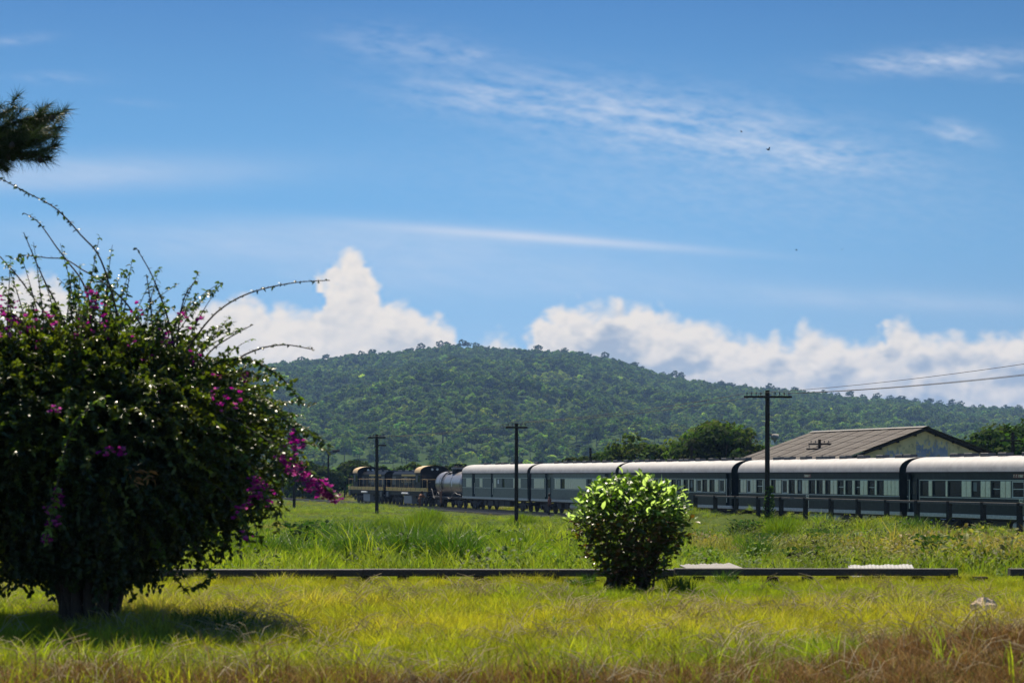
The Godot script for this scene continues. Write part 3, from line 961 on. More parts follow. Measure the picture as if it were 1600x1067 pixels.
# pattern: [[from, to, kind]...]; w window, c cream louvres, d open dark doorway, D door with steps, n small white notice
func coach(t_mid: float, L: float, label: String, skin: String, pattern: Array, vents: Array, extras: Array) -> void:
	var o := vehicle("railway_coach", label, "railway coach", t_mid, "coaches of the long train")
	var m: Material = M[skin]
	var h := L / 2.0
	var floor_y := 1.12
	var sill := 1.93
	var head := 2.70
	var eave := 3.12
	var r := RandomNumberGenerator.new()
	r.seed = int(t_mid * 10.0)
	# stretches between doors
	var doors := pattern.filter(func(p): return p[2] == "d" or p[2] == "D")
	var runs := []
	var from := -h
	for d in doors:
		runs.append([from, d[0]])
		from = d[1]
	runs.append([from, h])
	var wall := Shape.new()
	for k in runs:
		if k[1] - k[0] < 0.05:
			continue
		wall.box(Vector3(k[0], floor_y, 1.2), Vector3(k[1], sill, 1.40))
		wall.box(Vector3(k[0], head, 1.2), Vector3(k[1], eave, 1.40))
		wall.box(Vector3(k[0], sill, 1.2), Vector3(k[1], head, 1.30))
	# solid pieces of the window band
	var at := -h
	for p in pattern + [[h, h, "end"]]:
		if p[2] == "n":
			continue
		if p[0] - at > 0.03:
			wall.box(Vector3(at, sill, 1.30), Vector3(p[0], head, 1.398))
		at = p[1]
	wall.box(Vector3(-h, floor_y, -1.40), Vector3(h, eave, -1.2))
	part("side_wall", wall, m, o)
	var line := roof_line(eave - 0.02, 3.88, 1.46)
	var roof := Shape.new()
	roof_shell(roof, line, -h - 0.04, h + 0.04)
	part("roof", roof, M.coach_roof, o)
	var gutter := Shape.new()
	gutter.box(Vector3(-h, eave - 0.05, 1.41), Vector3(h, eave + 0.01, 1.475))
	part("gutter", gutter, M.gear, o)
	for x in [-h, h]:
		var e := Shape.new()
		var poly := [Vector2(-1.395, floor_y - 0.1), Vector2(1.395, floor_y - 0.1)]
		for p in line:
			poly.append(Vector2(p.x * 0.975, p.y - 0.035))
		e.prism(poly, x - (0.06 if x > 0 else 0.0), x + (0.0 if x > 0 else 0.06), true)
		part("end_wall", e, M[skin] if skin == "coach_navy" else M.gear, o)
	for y in [sill - 0.035, head + 0.03]:
		var strip := Shape.new()
		for k in runs:
			strip.box(Vector3(k[0], y - 0.014, 1.401), Vector3(k[1], y + 0.014, 1.415))
		part("trim_strip", strip, M.trim, o)
	var sole := Shape.new()
	sole.block(Transform3D(Basis.IDENTITY, Vector3(0, floor_y - 0.09, 1.36)), Vector3(L, 0.18, 0.12), 0.01)
	part("sole_bar", sole, M.sole_bar, o)
	var under := Shape.new()
	under.box(Vector3(-h + 0.2, floor_y - 0.28, -1.1), Vector3(h - 0.2, floor_y - 0.02, 1.1))
	part("underframe", under, M.gear, o)
	for p in pattern:
		var w: float = p[1] - p[0]
		var mid: float = (p[0] + p[1]) / 2.0
		match p[2]:
			"w":
				var f := Shape.new()
				for y in [sill + 0.025, head - 0.03]:
					f.box(Vector3(p[0] + 0.03, y - 0.022, 1.31), Vector3(p[1] - 0.03, y + 0.022, 1.385))
				for x in [p[0] + 0.02, p[1] - 0.02]:
					f.box(Vector3(x - 0.02, sill + 0.003, 1.31), Vector3(x + 0.02, head - 0.003, 1.386))
				var fr := part("window", f, M.trim if r.randf() < 0.2 else m, o)
				var g := Shape.new()
				g.box(Vector3(p[0] + 0.041, sill + 0.048, 1.332), Vector3(p[1] - 0.041, head - 0.053, 1.347))
				part("pane", g, M.dark_glass, fr)
				if r.randf() < 0.22:
					var cur := Shape.new()
					var x0: float = p[0] + 0.045 if r.randf() < 0.5 else mid
					cur.box(Vector3(x0, sill + 0.05 + r.randf() * 0.25, 1.349), Vector3(x0 + w * 0.45, head - 0.06, 1.353))
					part("curtain", cur, M.curtain, fr)
				elif r.randf() < 0.25:
					var barx := Shape.new()
					barx.box(Vector3(p[0] + 0.042, (sill + head) / 2, 1.349), Vector3(p[1] - 0.042, (sill + head) / 2 + 0.03, 1.36))
					part("sash_bar", barx, M.trim, fr)
			"c":
				var n := maxi(1, int(round(w / 0.44)))
				for k in n:
					var x0: float = p[0] + w * k / n + 0.035
					var x1: float = p[0] + w * (k + 1) / n - 0.035
					var s := Shape.new()
					s.block(Transform3D(Basis.IDENTITY, Vector3((x0 + x1) / 2, (sill + head) / 2, 1.375)), Vector3(x1 - x0, head - sill - 0.02, 0.08), 0.012)
					var lv := part("louvre_panel", s, M.louvre, o)
					if w / n > 0.25:
						var sl := Shape.new()
						for q in 11:
							var y := sill + 0.06 + q * (head - sill - 0.12) / 11.0
							sl.box(Vector3(x0 + 0.05, y, 1.4152), Vector3(x1 - 0.05, y + 0.03, 1.424))
						part("louvre_slats", sl, M.louvre, lv).set_meta("kind", "stuff")
			"d":
				var s := Shape.new()
				s.box(Vector3(p[0], floor_y, 1.0), Vector3(p[1], eave - 0.1, 1.1))
				part("doorway", s, M.gear, o)
				var rail := Shape.new()
				rail.tube([Vector3(p[1] + 0.06, 1.35, 1.45), Vector3(p[1] + 0.06, 2.3, 1.45)], [0.02, 0.02], 5)
				part("handrail", rail, M.trim, o)
			"D":
				var s := Shape.new()
				s.box(Vector3(p[0], floor_y, 1.15), Vector3(p[1], eave, 1.22))
				var dr := part("door", s, m, o)
				var leaf_w := minf(0.8, w * 0.45)
				var q := Shape.new()
				q.box(Vector3(p[0] + 0.1, floor_y + 0.05, 1.221), Vector3(p[0] + 0.1 + leaf_w, head + 0.1, 1.26))
				part("door_leaf", q, m, dr)
				var g := Shape.new()
				g.box(Vector3(p[0] + 0.2, sill + 0.05, 1.261), Vector3(p[0] + leaf_w, head - 0.05, 1.27))
				part("pane", g, M.dark_glass, dr)
				for x in [p[0] + 0.03, p[1] - 0.05]:
					var rail := Shape.new()
					rail.tube([Vector3(x, 1.3, 1.36), Vector3(x, 2.75, 1.36)], [0.022, 0.022], 5)
					part("handle", rail, M.trim, dr)
				var st := Shape.new()
				for k in 3:
					st.box(Vector3(p[0] + 0.1, 0.35 + k * 0.26, 1.15), Vector3(p[1] - 0.1, 0.38 + k * 0.26, 1.42))
				part("step", st, M.gear, o)
			"n":
				var s := Shape.new()
				s.box(Vector3(p[0] + 0.1, 2.25, 1.401), Vector3(p[0] + 0.42, 2.6, 1.413))
				part("notice", s, M.white_paint, o)
	for x in vents:
		var s := Shape.new()
		s.block(Transform3D(Basis(Vector3.UP, 0.05), Vector3(x, 3.93, 0.32)), Vector3(0.66, 0.20, 0.42), 0.02)
		part("roof_vent", s, M.vent_grey, o)
	for x in [-h + 2.6, h - 2.6]:
		bogie(o, x, 1.05)
	for k in 5:
		var x := -h + 5.2 + (L - 10.4) * (k + 0.5) / 5.0
		if r.randf() < 0.3:
			var s := Shape.new()
			s.tube([Vector3(x - 0.9, 0.62, 0.95), Vector3(x + 0.9, 0.62, 0.95)], [0.24, 0.24], 12)
			part("air_tank", s, M.sole_bar, o)
		else:
			var s := Shape.new()
			s.block(Transform3D(Basis.IDENTITY, Vector3(x, 0.62, 0.9)), Vector3(r.randf_range(0.7, 1.5), 0.46, 0.5), 0.02)
			part("battery_box", s, M.gear, o)
	for x in [-h - 0.18, h + 0.18]:
		var s := Shape.new()
		s.block(Transform3D(Basis.IDENTITY, Vector3(x, 2.1, 0)), Vector3(0.36, 2.1, 1.3), 0.05)
		part("gangway", s, M.gear, o)
		var c := Shape.new()
		c.block(Transform3D(Basis.IDENTITY, Vector3(x, 0.85, 0)), Vector3(0.4, 0.22, 0.3), 0.03)
		part("coupler", c, M.gear, o)
	for e in extras:
		if e[0] == "name":
			# a small red board with a row of worn pale letters too far off to read
			var s := Shape.new()
			s.box(Vector3(e[1], 2.84, 1.401), Vector3(e[1] + e[2], 3.02, 1.412))
			var b := part("name_board", s, M.red_plate, o)
			var l := Shape.new()
			var x: float = e[1] + 0.06
			while x < e[1] + e[2] - 0.08:
				l.box(Vector3(x, 2.87, 1.4125), Vector3(x + 0.025, 2.99, 1.417))
				l.box(Vector3(x + 0.026, 2.962 if r.randf() < 0.5 else 2.872, 1.4125), Vector3(x + 0.07, 2.986 if r.randf() < 0.5 else 2.988, 1.417))
				x += 0.11 if r.randf() < 0.8 else 0.2
			part("lettering", l, M.louvre, b)
		elif e[0] == "plate":
			var s := Shape.new()
			for k in [[0.0, 0.34, 0.0, 0.03], [0.0, 0.34, 0.67, 0.70], [0.0, 0.03, 0.03, 0.67], [0.31, 0.34, 0.03, 0.67]]:
				s.box(Vector3(e[1] + k[0], 1.05 + k[2] + 0.12, 1.401), Vector3(e[1] + k[1], 1.05 + k[3] + 0.12, 1.41))
			s.box(Vector3(e[1] + 0.07, 1.60, 1.401), Vector3(e[1] + 0.26, 1.78, 1.41))
			s.box(Vector3(e[1] + 0.09, 1.26, 1.401), Vector3(e[1] + 0.14, 1.52, 1.41))
			s.box(Vector3(e[1] + 0.19, 1.26, 1.401), Vector3(e[1] + 0.25, 1.52, 1.41))
			part("number_plate", s, M.louvre, o)


func build_train() -> void:
	M["wheel"] = null
	M.wheel = wheel_shape(0.43)
	M["big_wheel"] = wheel_shape(0.50)
	locomotive(126.1, 15.2, -1.0, "far locomotive, black with a yellow stripe, at the head of the train")
	locomotive(109.3, 15.6, 1.0, "black and yellow locomotive next to the tank wagon")
	tank_wagon(95.6)
	var c := "c"
	var w := "w"
	coach(80.73, 18.27, "grey-green baggage coach behind the tank wagon, farthest of the coaches", "coach_teal",
		[[-7.93, -6.29, c], [-6.11, -5.32, "d"], [-3.9, -3.06, c], [-0.68, -0.11, "d"], [0.16, 0.83, c], [1.16, 1.66, "n"], [2.42, 3.07, w], [5.47, 7.41, c]],
		[-5.2, -1.9, -0.2, 2.3, 3.6, 8.6], [])
	coach(61.33, 18.79, "grey-green coach with a door and cream shutters, second from the tank wagon", "coach_teal",
		[[-8.65, -6.17, c], [-6.02, -3.9, "D"], [-3.67, -2.37, c], [-2.29, -1.41, w], [-1.36, 3.33, c], [3.6, 4.4, w], [4.6, 6.4, c], [7.2, 8.9, "D"]],
		[-6, -3.8, -1.7, 0.45, 2.5, 4.7, 6.9, 9.0], [])
	var left := [[-9.4, -8.4, "D"]]
	var x := -8.2
	while x < -1.6:
		left.append([x, x + 0.72, w])
		left.append([x + 0.76, x + 0.98, c])
		x += 1.02
	coach(41.69, 19.0, "dark green coach rising behind the shrub with a regular row of windows", "coach_navy",
		left + [[-1.23, -0.51, w], [-0.47, -0.09, c], [-0.05, 0.68, w], [0.71, 0.79, c], [0.82, 1.52, w], [1.56, 1.98, c], [2.02, 2.67, w], [2.71, 2.92, c], [2.96, 3.64, w], [3.68, 4.03, c], [4.07, 4.79, w], [4.82, 4.99, c], [5.02, 5.74, w], [5.78, 6.14, c], [6.18, 6.85, w], [6.92, 7.53, c], [7.62, 8.34, w], [8.38, 8.56, c], [8.61, 9.45, "D"]],
		[-4.6, -2.6, -0.6, 0.3, 2.2, 4.3, 6.3, 8.3, 9.2, -6.6, -8.5], [])
	coach(21.29, 19.71, "dark green coach with cream louvres behind the tall pole and fence", "coach_navy",
		[[-9.61, -8.75, c], [-8.71, -8.2, w], [-8.17, -7.36, c], [-7.33, -6.53, w], [-6.53, -6.37, c], [-6.33, -5.8, w], [-5.78, -5.35, c], [-5.31, -4.74, w], [-4.74, -3.98, c], [-3.92, -3.24, w], [-3.24, -3.01, c], [-2.93, -2.26, w], [-2.23, -1.9, c], [-1.88, -1.32, w], [-1.29, -0.49, c], [-0.42, 0.25, w], [0.32, 0.5, c], [0.54, 1.2, w], [1.23, 1.56, c], [1.6, 2.13, w], [2.17, 2.98, c], [3.05, 3.71, w], [3.72, 3.92, c], [3.96, 4.64, w], [4.69, 5.01, c], [5.08, 5.55, w], [5.59, 6.43, c], [6.48, 7.18, w], [7.2, 7.43, c], [7.48, 8.12, w], [8.17, 9.79, c]],
		[-6.6, -5.1, -3.0, -1.0, -0.15, 1.85, 3.95, 6.05, 8.1, 9.0], [["name", -1.05, 0.85], ["plate", -0.8]])
	var near := []
	for p in [[-4.0, -3.26, w], [-3.22, -2.85, c], [-2.8, -1.61, w], [-1.58, -1.37, c], [-1.33, -0.12, w], [-0.08, 0.83, c], [0.86, 1.58, w], [1.64, 2.54, c], [2.64, 3.34, w], [3.37, 4.29, c], [4.34, 5.34, w]]:
		near.append([p[0] - 4.97, p[1] - 4.97, p[2]])
	near = [[-10.2, -9.05, "D"]] + near
	x = 0.42
	while x < 9.0:
		near.append([x, x + 0.9, c])
		near.append([x + 0.95, x + 1.75, w])
		x += 1.8
	coach(0.35, 20.6, "dark green coach with wide windows, nearest of the train, cut by the frame", "coach_navy", near,
		[-7.3, -5.96, -4.46, -2.9, -0.83, 1.2, 3.3, 5.2, 7.4, 9.0], [["name", -0.5, 0.9], ["plate", 0.0]])


func tank_wagon(t: float) -> void:
	var o := vehicle("tank_wagon", "silver cylindrical tank wagon between the locomotives and the coaches", "tank wagon", t, "")
	var turn := Transform3D(Basis.IDENTITY, Vector3(0, 2.16, 0))
	var s := Shape.new()
	var R := 1.12
	var prof := [Vector2(-4.55, 0.0)]
	for k in range(1, 7):
		var a := k / 6.0 * PI / 2
		prof.append(Vector2(-4.1 - 0.45 * cos(a), R * sin(a)))
	for k in range(0, 7):
		var a := k / 6.0 * PI / 2
		prof.append(Vector2(4.1 + 0.45 * sin(a), R * cos(a)))
	s.lathe(prof, turn, 36)
	var b := part("barrel", s, M.tank_steel, o)
	for x in [-3.9, -2.7, 3.9, 0.9]:
		var seam := Shape.new()
		seam.lathe([Vector2(x - 0.03, R), Vector2(x - 0.03, R + 0.012), Vector2(x + 0.03, R + 0.012), Vector2(x + 0.03, R)], turn, 36)
		part("weld_seam", seam, M.loco_grey, b)
	var dome := Shape.new()
	var up := Transform3D(Basis(Vector3(0, 1, 0), Vector3(-1, 0, 0), Vector3(0, 0, 1)), Vector3(0.4, 3.1, 0))
	dome.lathe([Vector2(0, 0.78), Vector2(0.5, 0.74), Vector2(0.52, 0.80), Vector2(0.60, 0.78), Vector2(0.66, 0.4), Vector2(0.67, 0.0)], up, 20)
	var dm := part("dome", dome, M.loco_black, o)
	var lid := Shape.new()
	for k in 4:
		var a := k * TAU / 4.0 + 0.4
		lid.tube([Vector3(0.4 + 0.45 * cos(a), 3.74, 0.45 * sin(a)), Vector3(0.4 + 0.45 * cos(a), 3.92, 0.45 * sin(a))], [0.12, 0.12], 8)
	lid.box(Vector3(-0.05, 3.90, -0.4), Vector3(0.85, 3.95, 0.4))
	part("hatch", lid, M.loco_black, dm)
	var collar := Shape.new()
	collar.lathe([Vector2(0.42, 0.79), Vector2(0.42, 0.84), Vector2(0.52, 0.84), Vector2(0.52, 0.8)], up, 20)
	part("rim", collar, M.tank_steel, dm)
	var walk := Shape.new()
	walk.box(Vector3(-1.6, 3.16, 0.45), Vector3(-0.42, 3.20, 0.75))
	walk.box(Vector3(-1.6, 3.16, -0.75), Vector3(-0.42, 3.20, -0.45))
	part("walkway", walk, M.loco_black, o)
	# ladder bent over the barrel
	var ladder := Shape.new()
	for off in [-1.95, -1.62]:
		var pts := []
		var rad := []
		for k in 10:
			var a := lerpf(-0.45, 1.45, k / 9.0)
			pts.append(Vector3(off, 2.16 + (R + 0.07) * sin(a), (R + 0.07) * cos(a)))
			rad.append(0.03)
		ladder.tube(pts, rad, 5)
	for k in 9:
		var a := lerpf(-0.4, 1.4, k / 8.0)
		var p := Vector3(-1.95, 2.16 + (R + 0.07) * sin(a), (R + 0.07) * cos(a))
		ladder.tube([p, p + Vector3(0.33, 0, 0)], [0.015, 0.015], 4)
	part("ladder", ladder, M.loco_black, o)
	var pipe := Shape.new()
	pipe.box(Vector3(-2.15, 0.45, 1.16), Vector3(-1.85, 1.45, 1.24))
	pipe.tube([Vector3(-1.75, 0.4, 1.2), Vector3(-1.75, 1.6, 1.15)], [0.06, 0.06], 6)
	part("discharge_pipe", pipe, M.rust, o)
	var mark := Shape.new()
	mark.box(Vector3(1.25, 1.95, 1.12), Vector3(1.5, 2.4, 1.14))
	part("notice", mark, M.white_paint, o)
	var frame := Shape.new()
	frame.block(Transform3D(Basis.IDENTITY, Vector3(0, 0.93, 0)), Vector3(9.9, 0.24, 2.2), 0.03)
	frame.block(Transform3D(Basis.IDENTITY, Vector3(0, 0.93, 1.14)), Vector3(9.9, 0.1, 0.08), 0.01)
	for x in [-3.0, 3.0]:
		frame.block(Transform3D(Basis.IDENTITY, Vector3(x, 1.12, 0)), Vector3(0.7, 0.32, 1.9), 0.02)
	part("underframe", frame, M.gear, o)
	for wave in [[-4.9, -2.3], [0.6, 4.9]]:
		var pts := []
		var rad := []
		for k in 14:
			var f := k / 13.0
			var x := lerpf(wave[0], wave[1], f)
			var y := 1.12 + 0.28 * cos(f * 7.5 + (0.0 if wave[0] < 0 else 2.2)) + (0.35 * smoothstep(0.65, 0.9, f) if wave[0] > 0 else 0.3 * smoothstep(0.3, 0.0, f))
			pts.append(Vector3(x, y, 1.26))
			rad.append(0.032)
		var s2 := Shape.new()
		s2.tube(pts, rad, 6)
		part("brake_hose", s2, M.sheet, o)
	for x in [-3.3, 3.3]:
		bogie(o, x, 0.85)
	for x in [-5.1, 5.1]:
		var c := Shape.new()
		c.block(Transform3D(Basis.IDENTITY, Vector3(x, 0.85, 0)), Vector3(0.5, 0.22, 0.3), 0.03)
		part("coupler", c, M.gear, o)


# cab: +1 at the end towards us, -1 at the far end
func locomotive(t: float, L: float, cab: float, label: String) -> void:
	var o := vehicle("locomotive", label, "locomotive", t, "")
	var h := L / 2.0
	var deck := 1.50
	var r := RandomNumberGenerator.new()
	r.seed = int(t)
	var fr := Shape.new()
	fr.box(Vector3(-h, 1.02, -1.3), Vector3(h, deck - 0.02, 1.3))
	part("underframe", fr, M.loco_black, o)
	var stripe := Shape.new()
	stripe.block(Transform3D(Basis.IDENTITY, Vector3(0, deck + 0.10, 1.36)), Vector3(L, 0.30, 0.08), 0.01)
	part("running_board", stripe, M.loco_yellow, o)
	var stripe2 := Shape.new()
	stripe2.block(Transform3D(Basis.IDENTITY, Vector3(0, deck + 0.10, -1.36)), Vector3(L, 0.30, 0.08), 0.01)
	part("running_board", stripe2, M.loco_yellow, o)
	for k in 9:
		var s := Shape.new()
		var x := -h + 0.9 + k * (L - 1.8) / 8.0
		s.quad(Vector3(x, deck - 0.04, 1.4015), Vector3(x + 0.12, deck - 0.04, 1.4015), Vector3(x + 0.3, deck + 0.24, 1.4015), Vector3(x + 0.18, deck + 0.24, 1.4015))
		part("stripe", s, M.loco_black, o)
	var ledge := Shape.new()
	ledge.box(Vector3(-h, deck - 0.09, 1.3), Vector3(h, deck - 0.052, 1.42))
	part("step_edge", ledge, M.loco_cream, o)
	# hood
	var c0 := cab * (h - 4.3)
	var hx0 := minf(c0, -cab * (h - 0.9))
	var hx1 := maxf(c0, -cab * (h - 0.9))
	var hood := Shape.new()
	var hl := [Vector2(-0.95, deck), Vector2(0.95, deck), Vector2(0.95, 3.05), Vector2(0.72, 3.32), Vector2(-0.72, 3.32), Vector2(-0.95, 3.05)]
	hood.prism(hl, hx0, hx1, true)
	var hd := part("hood", hood, M.loco_black, o)
	for k in 7:
		var s := Shape.new()
		var w := (hx1 - hx0) / 7.0
		s.box(Vector3(hx0 + w * k + 0.08, deck + 0.5, 0.951), Vector3(hx0 + w * (k + 1) - 0.08, 2.82, 0.975))
		var dd := part("engine_door", s, M.loco_black if k % 3 else M.loco_grey, hd)
		var g := Shape.new()
		for q in 4:
			g.box(Vector3(hx0 + w * k + 0.2, deck + 0.6 + q * 0.1, 0.9755), Vector3(hx0 + w * (k + 1) - 0.2, deck + 0.64 + q * 0.1, 0.99))
		if r.randf() < 0.6:
			part("grille", g, M.loco_grey, dd)
	var band := Shape.new()
	band.box(Vector3(lerpf(hx0, hx1, 0.35), 2.86, 0.951), Vector3(lerpf(hx0, hx1, 0.85), 3.03, 0.966))
	part("hood_band", band, M.loco_yellow, hd)
	# pale letters on the hood side, too far away to read
	var lx := lerpf(hx0, hx1, 0.36)
	for k in 7:
		var s := Shape.new()
		s.box(Vector3(lx, 2.22, 0.976), Vector3(lx + 0.1, 2.66, 0.99))
		s.box(Vector3(lx + 0.101, 2.58, 0.976), Vector3(lx + 0.36, 2.66, 0.99))
		if k % 2:
			s.box(Vector3(lx + 0.27, 2.22, 0.976), Vector3(lx + 0.36, 2.579, 0.99))
		else:
			s.box(Vector3(lx + 0.101, 2.22, 0.976), Vector3(lx + 0.36, 2.29, 0.99))
		part("letter", s, M.loco_cream, hd)
		lx += 0.55
	var tops := Shape.new()
	for k in 4:
		var x := lerpf(hx0, hx1, (k + 0.5) / 4.0)
		tops.block(Transform3D(Basis.IDENTITY, Vector3(x, 3.38, 0)), Vector3(1.5, 0.14, 1.0), 0.02)
	part("roof_fan", tops, M.loco_grey, hd)
	var ex := Shape.new()
	ex.tube([Vector3((hx0 + hx1) / 2, 3.3, 0), Vector3((hx0 + hx1) / 2, 3.7, 0)], [0.2, 0.17], 10)
	part("exhaust", ex, M.gear, hd)
	# cab with an arched cream-yellow roof
	var a0 := minf(c0, cab * (h - 2.4))
	var a1 := maxf(c0, cab * (h - 2.4))
	var body := Shape.new()
	body.box(Vector3(a0, deck, -1.38), Vector3(a1, 3.2, 1.38))
	var cb := part("cab", body, M.loco_black, o)
	var line := roof_line(3.18, 3.86, 1.45)
	var arch := Shape.new()
	var outline := line.map(func(p): return Vector2(p.x * 0.96, p.y - 0.03))
	arch.prism(outline, a0 + 0.05, a1 - 0.05, true)
	part("cab_end", arch, M.loco_black, cb)
	var roof := Shape.new()
	roof_shell(roof, line, a0 - 0.1, a1 + 0.1)
	part("cab_roof", roof, M.loco_cream, cb)
	for k in 2:
		var s := Shape.new()
		var x := lerpf(a0, a1, 0.28 + 0.44 * k)
		s.box(Vector3(x - 0.32, 2.3, 1.381), Vector3(x + 0.32, 2.95, 1.395))
		part("cab_window", s, M.dark_glass if k else M.loco_grey, cb)
	for k in 4:
		var s := Shape.new()
		var z := -1.0 + k * 0.66
		s.box(Vector3(a1 + 0.001, 2.35, z - 0.26), Vector3(a1 + 0.02, 2.95, z + 0.26))
		part("front_window", s, M.dark_glass, cb)
	var lamps := Shape.new()
	for z in [-0.25, 0.25]:
		lamps.tube([Vector3(a1 - 0.05, 3.5, z), Vector3(a1 + 0.12, 3.5, z)], [0.1, 0.1], 10)
	part("headlight", lamps, M.white_paint, cb)
	if cab > 0:
		var nose := Shape.new()
		nose.prism([Vector2(-0.9, deck), Vector2(0.9, deck), Vector2(0.9, 2.2), Vector2(0.7, 2.35), Vector2(-0.7, 2.35), Vector2(-0.9, 2.2)], a1, a1 + 1.2, true)
		part("short_nose", nose, M.loco_black, o)
	# handrails along the walkway and round the end platforms
	var n := 10
	for k in n:
		var s := Shape.new()
		var x := -h + 0.15 + k * (L - 0.3) / (n - 1)
		s.tube([Vector3(x, deck + 0.2, 1.36), Vector3(x, deck + 1.05, 1.36)], [0.019, 0.019], 5)
		part("handrail_post", s, M.loco_cream, o)
	var hr := Shape.new()
	hr.tube([Vector3(-h + 0.1, deck + 1.05, 1.36), Vector3(h - 0.1, deck + 1.05, 1.36)], [0.019, 0.019], 5)
	hr.tube([Vector3(h - 0.1, deck + 0.25, 1.36), Vector3(h - 0.1, deck + 1.05, 1.36), Vector3(h - 0.1, deck + 1.05, 0.4), Vector3(h - 0.1, deck + 0.25, 0.4)], [0.025, 0.025, 0.025, 0.025], 5)
	part("handrail", hr, M.loco_cream, o)
	var tank := Shape.new()
	tank.block(Transform3D(Basis.IDENTITY, Vector3(0.2, 0.62, 0)), Vector3(2.9, 0.86, 2.5), 0.08)
	part("fuel_tank", tank, M.tank_grey, o)
	var air := Shape.new()
	air.tube([Vector3(-1.5, 1.2, 1.36), Vector3(0.9, 1.2, 1.36)], [0.1, 0.1], 10)
	part("air_tank", air, M.white_paint, o)
	for x in [-h + 0.5, h - 0.8]:
		var s := Shape.new()
		s.block(Transform3D(Basis.IDENTITY, Vector3(x, 1.05, 1.34)), Vector3(0.8, 0.5, 0.1), 0.02)
		part("step_plate", s, M.loco_grey, o)
	for x in [-h + 3.2, h - 3.2]:
		bogie(o, x, 1.6, 0.50, 3)
	for x in [-h - 0.1, h + 0.1]:
		var c := Shape.new()
		c.block(Transform3D(Basis.IDENTITY, Vector3(x, 0.9, 0)), Vector3(0.5, 0.26, 0.32), 0.03)
		part("coupler", c, M.gear, o)


# ---------- poles and wires ----------
func pole(label: String, x: float, d: float, base: float, h: float, w: float, arms: Array, category := "telegraph pole", group := "") -> Node3D:
	var o := thing("telegraph_pole" if category == "telegraph pole" else "lamp_post", label, category, Vector3(x, base, -d), TURN, group)
	var s := Shape.new()
	s.tube([Vector3(0, -0.5, 0), Vector3(0.01, h * 0.5, 0), Vector3(0.02, h, 0)], [w * 0.55, w * 0.5, w * 0.44], 9)
	part("shaft", s, M.old_wood, o)
	for a in arms:   # [height from top, half length, number of insulators, offset]
		var y: float = h - a[0]
		var c := Shape.new()
		# cross-arms stand square to the line, nearly across the view
		c.block(Transform3D(Basis(Vector3.UP, -TURN + 0.12), Vector3(0, y, 0) + Basis(Vector3.UP, -TURN + 0.12) * Vector3(a[3], 0, w * 0.6)), Vector3(a[1] * 2, 0.10, 0.09), 0.01)
		var arm := part("cross_arm", c, M.old_wood, o)
		for k in a[2]:
			var f: float = (k + 0.5) / a[2] * 2.0 - 1.0
			f = signf(f) * lerpf(0.2, 0.97, absf(f))
			var p := Vector3(0, y, 0) + Basis(Vector3.UP, -TURN + 0.12) * Vector3(a[3] + a[1] * f, 0.05, w * 0.6)
			var i := Shape.new()
			i.tube([p, p + Vector3(0, 0.07, 0), p + Vector3(0, 0.071, 0), p + Vector3(0, 0.17, 0)], [0.012, 0.012, 0.04, 0.032], 6)
			part("insulator", i, M.loco_grey, arm)
	return o


func wire(a: Vector3, b: Vector3, sag: float, label: String) -> void:
	var s := Shape.new()
	var pts := []
	var rad := []
	for k in 17:
		var f := k / 16.0
		pts.append(a.lerp(b, f) - Vector3(0, sag * 4.0 * f * (1.0 - f), 0))
		rad.append(0.011)
	s.tube(pts, rad, 4)
	tag(part("overhead_wire", s, M.gear, self), label, "wire", "wires strung between the poles")


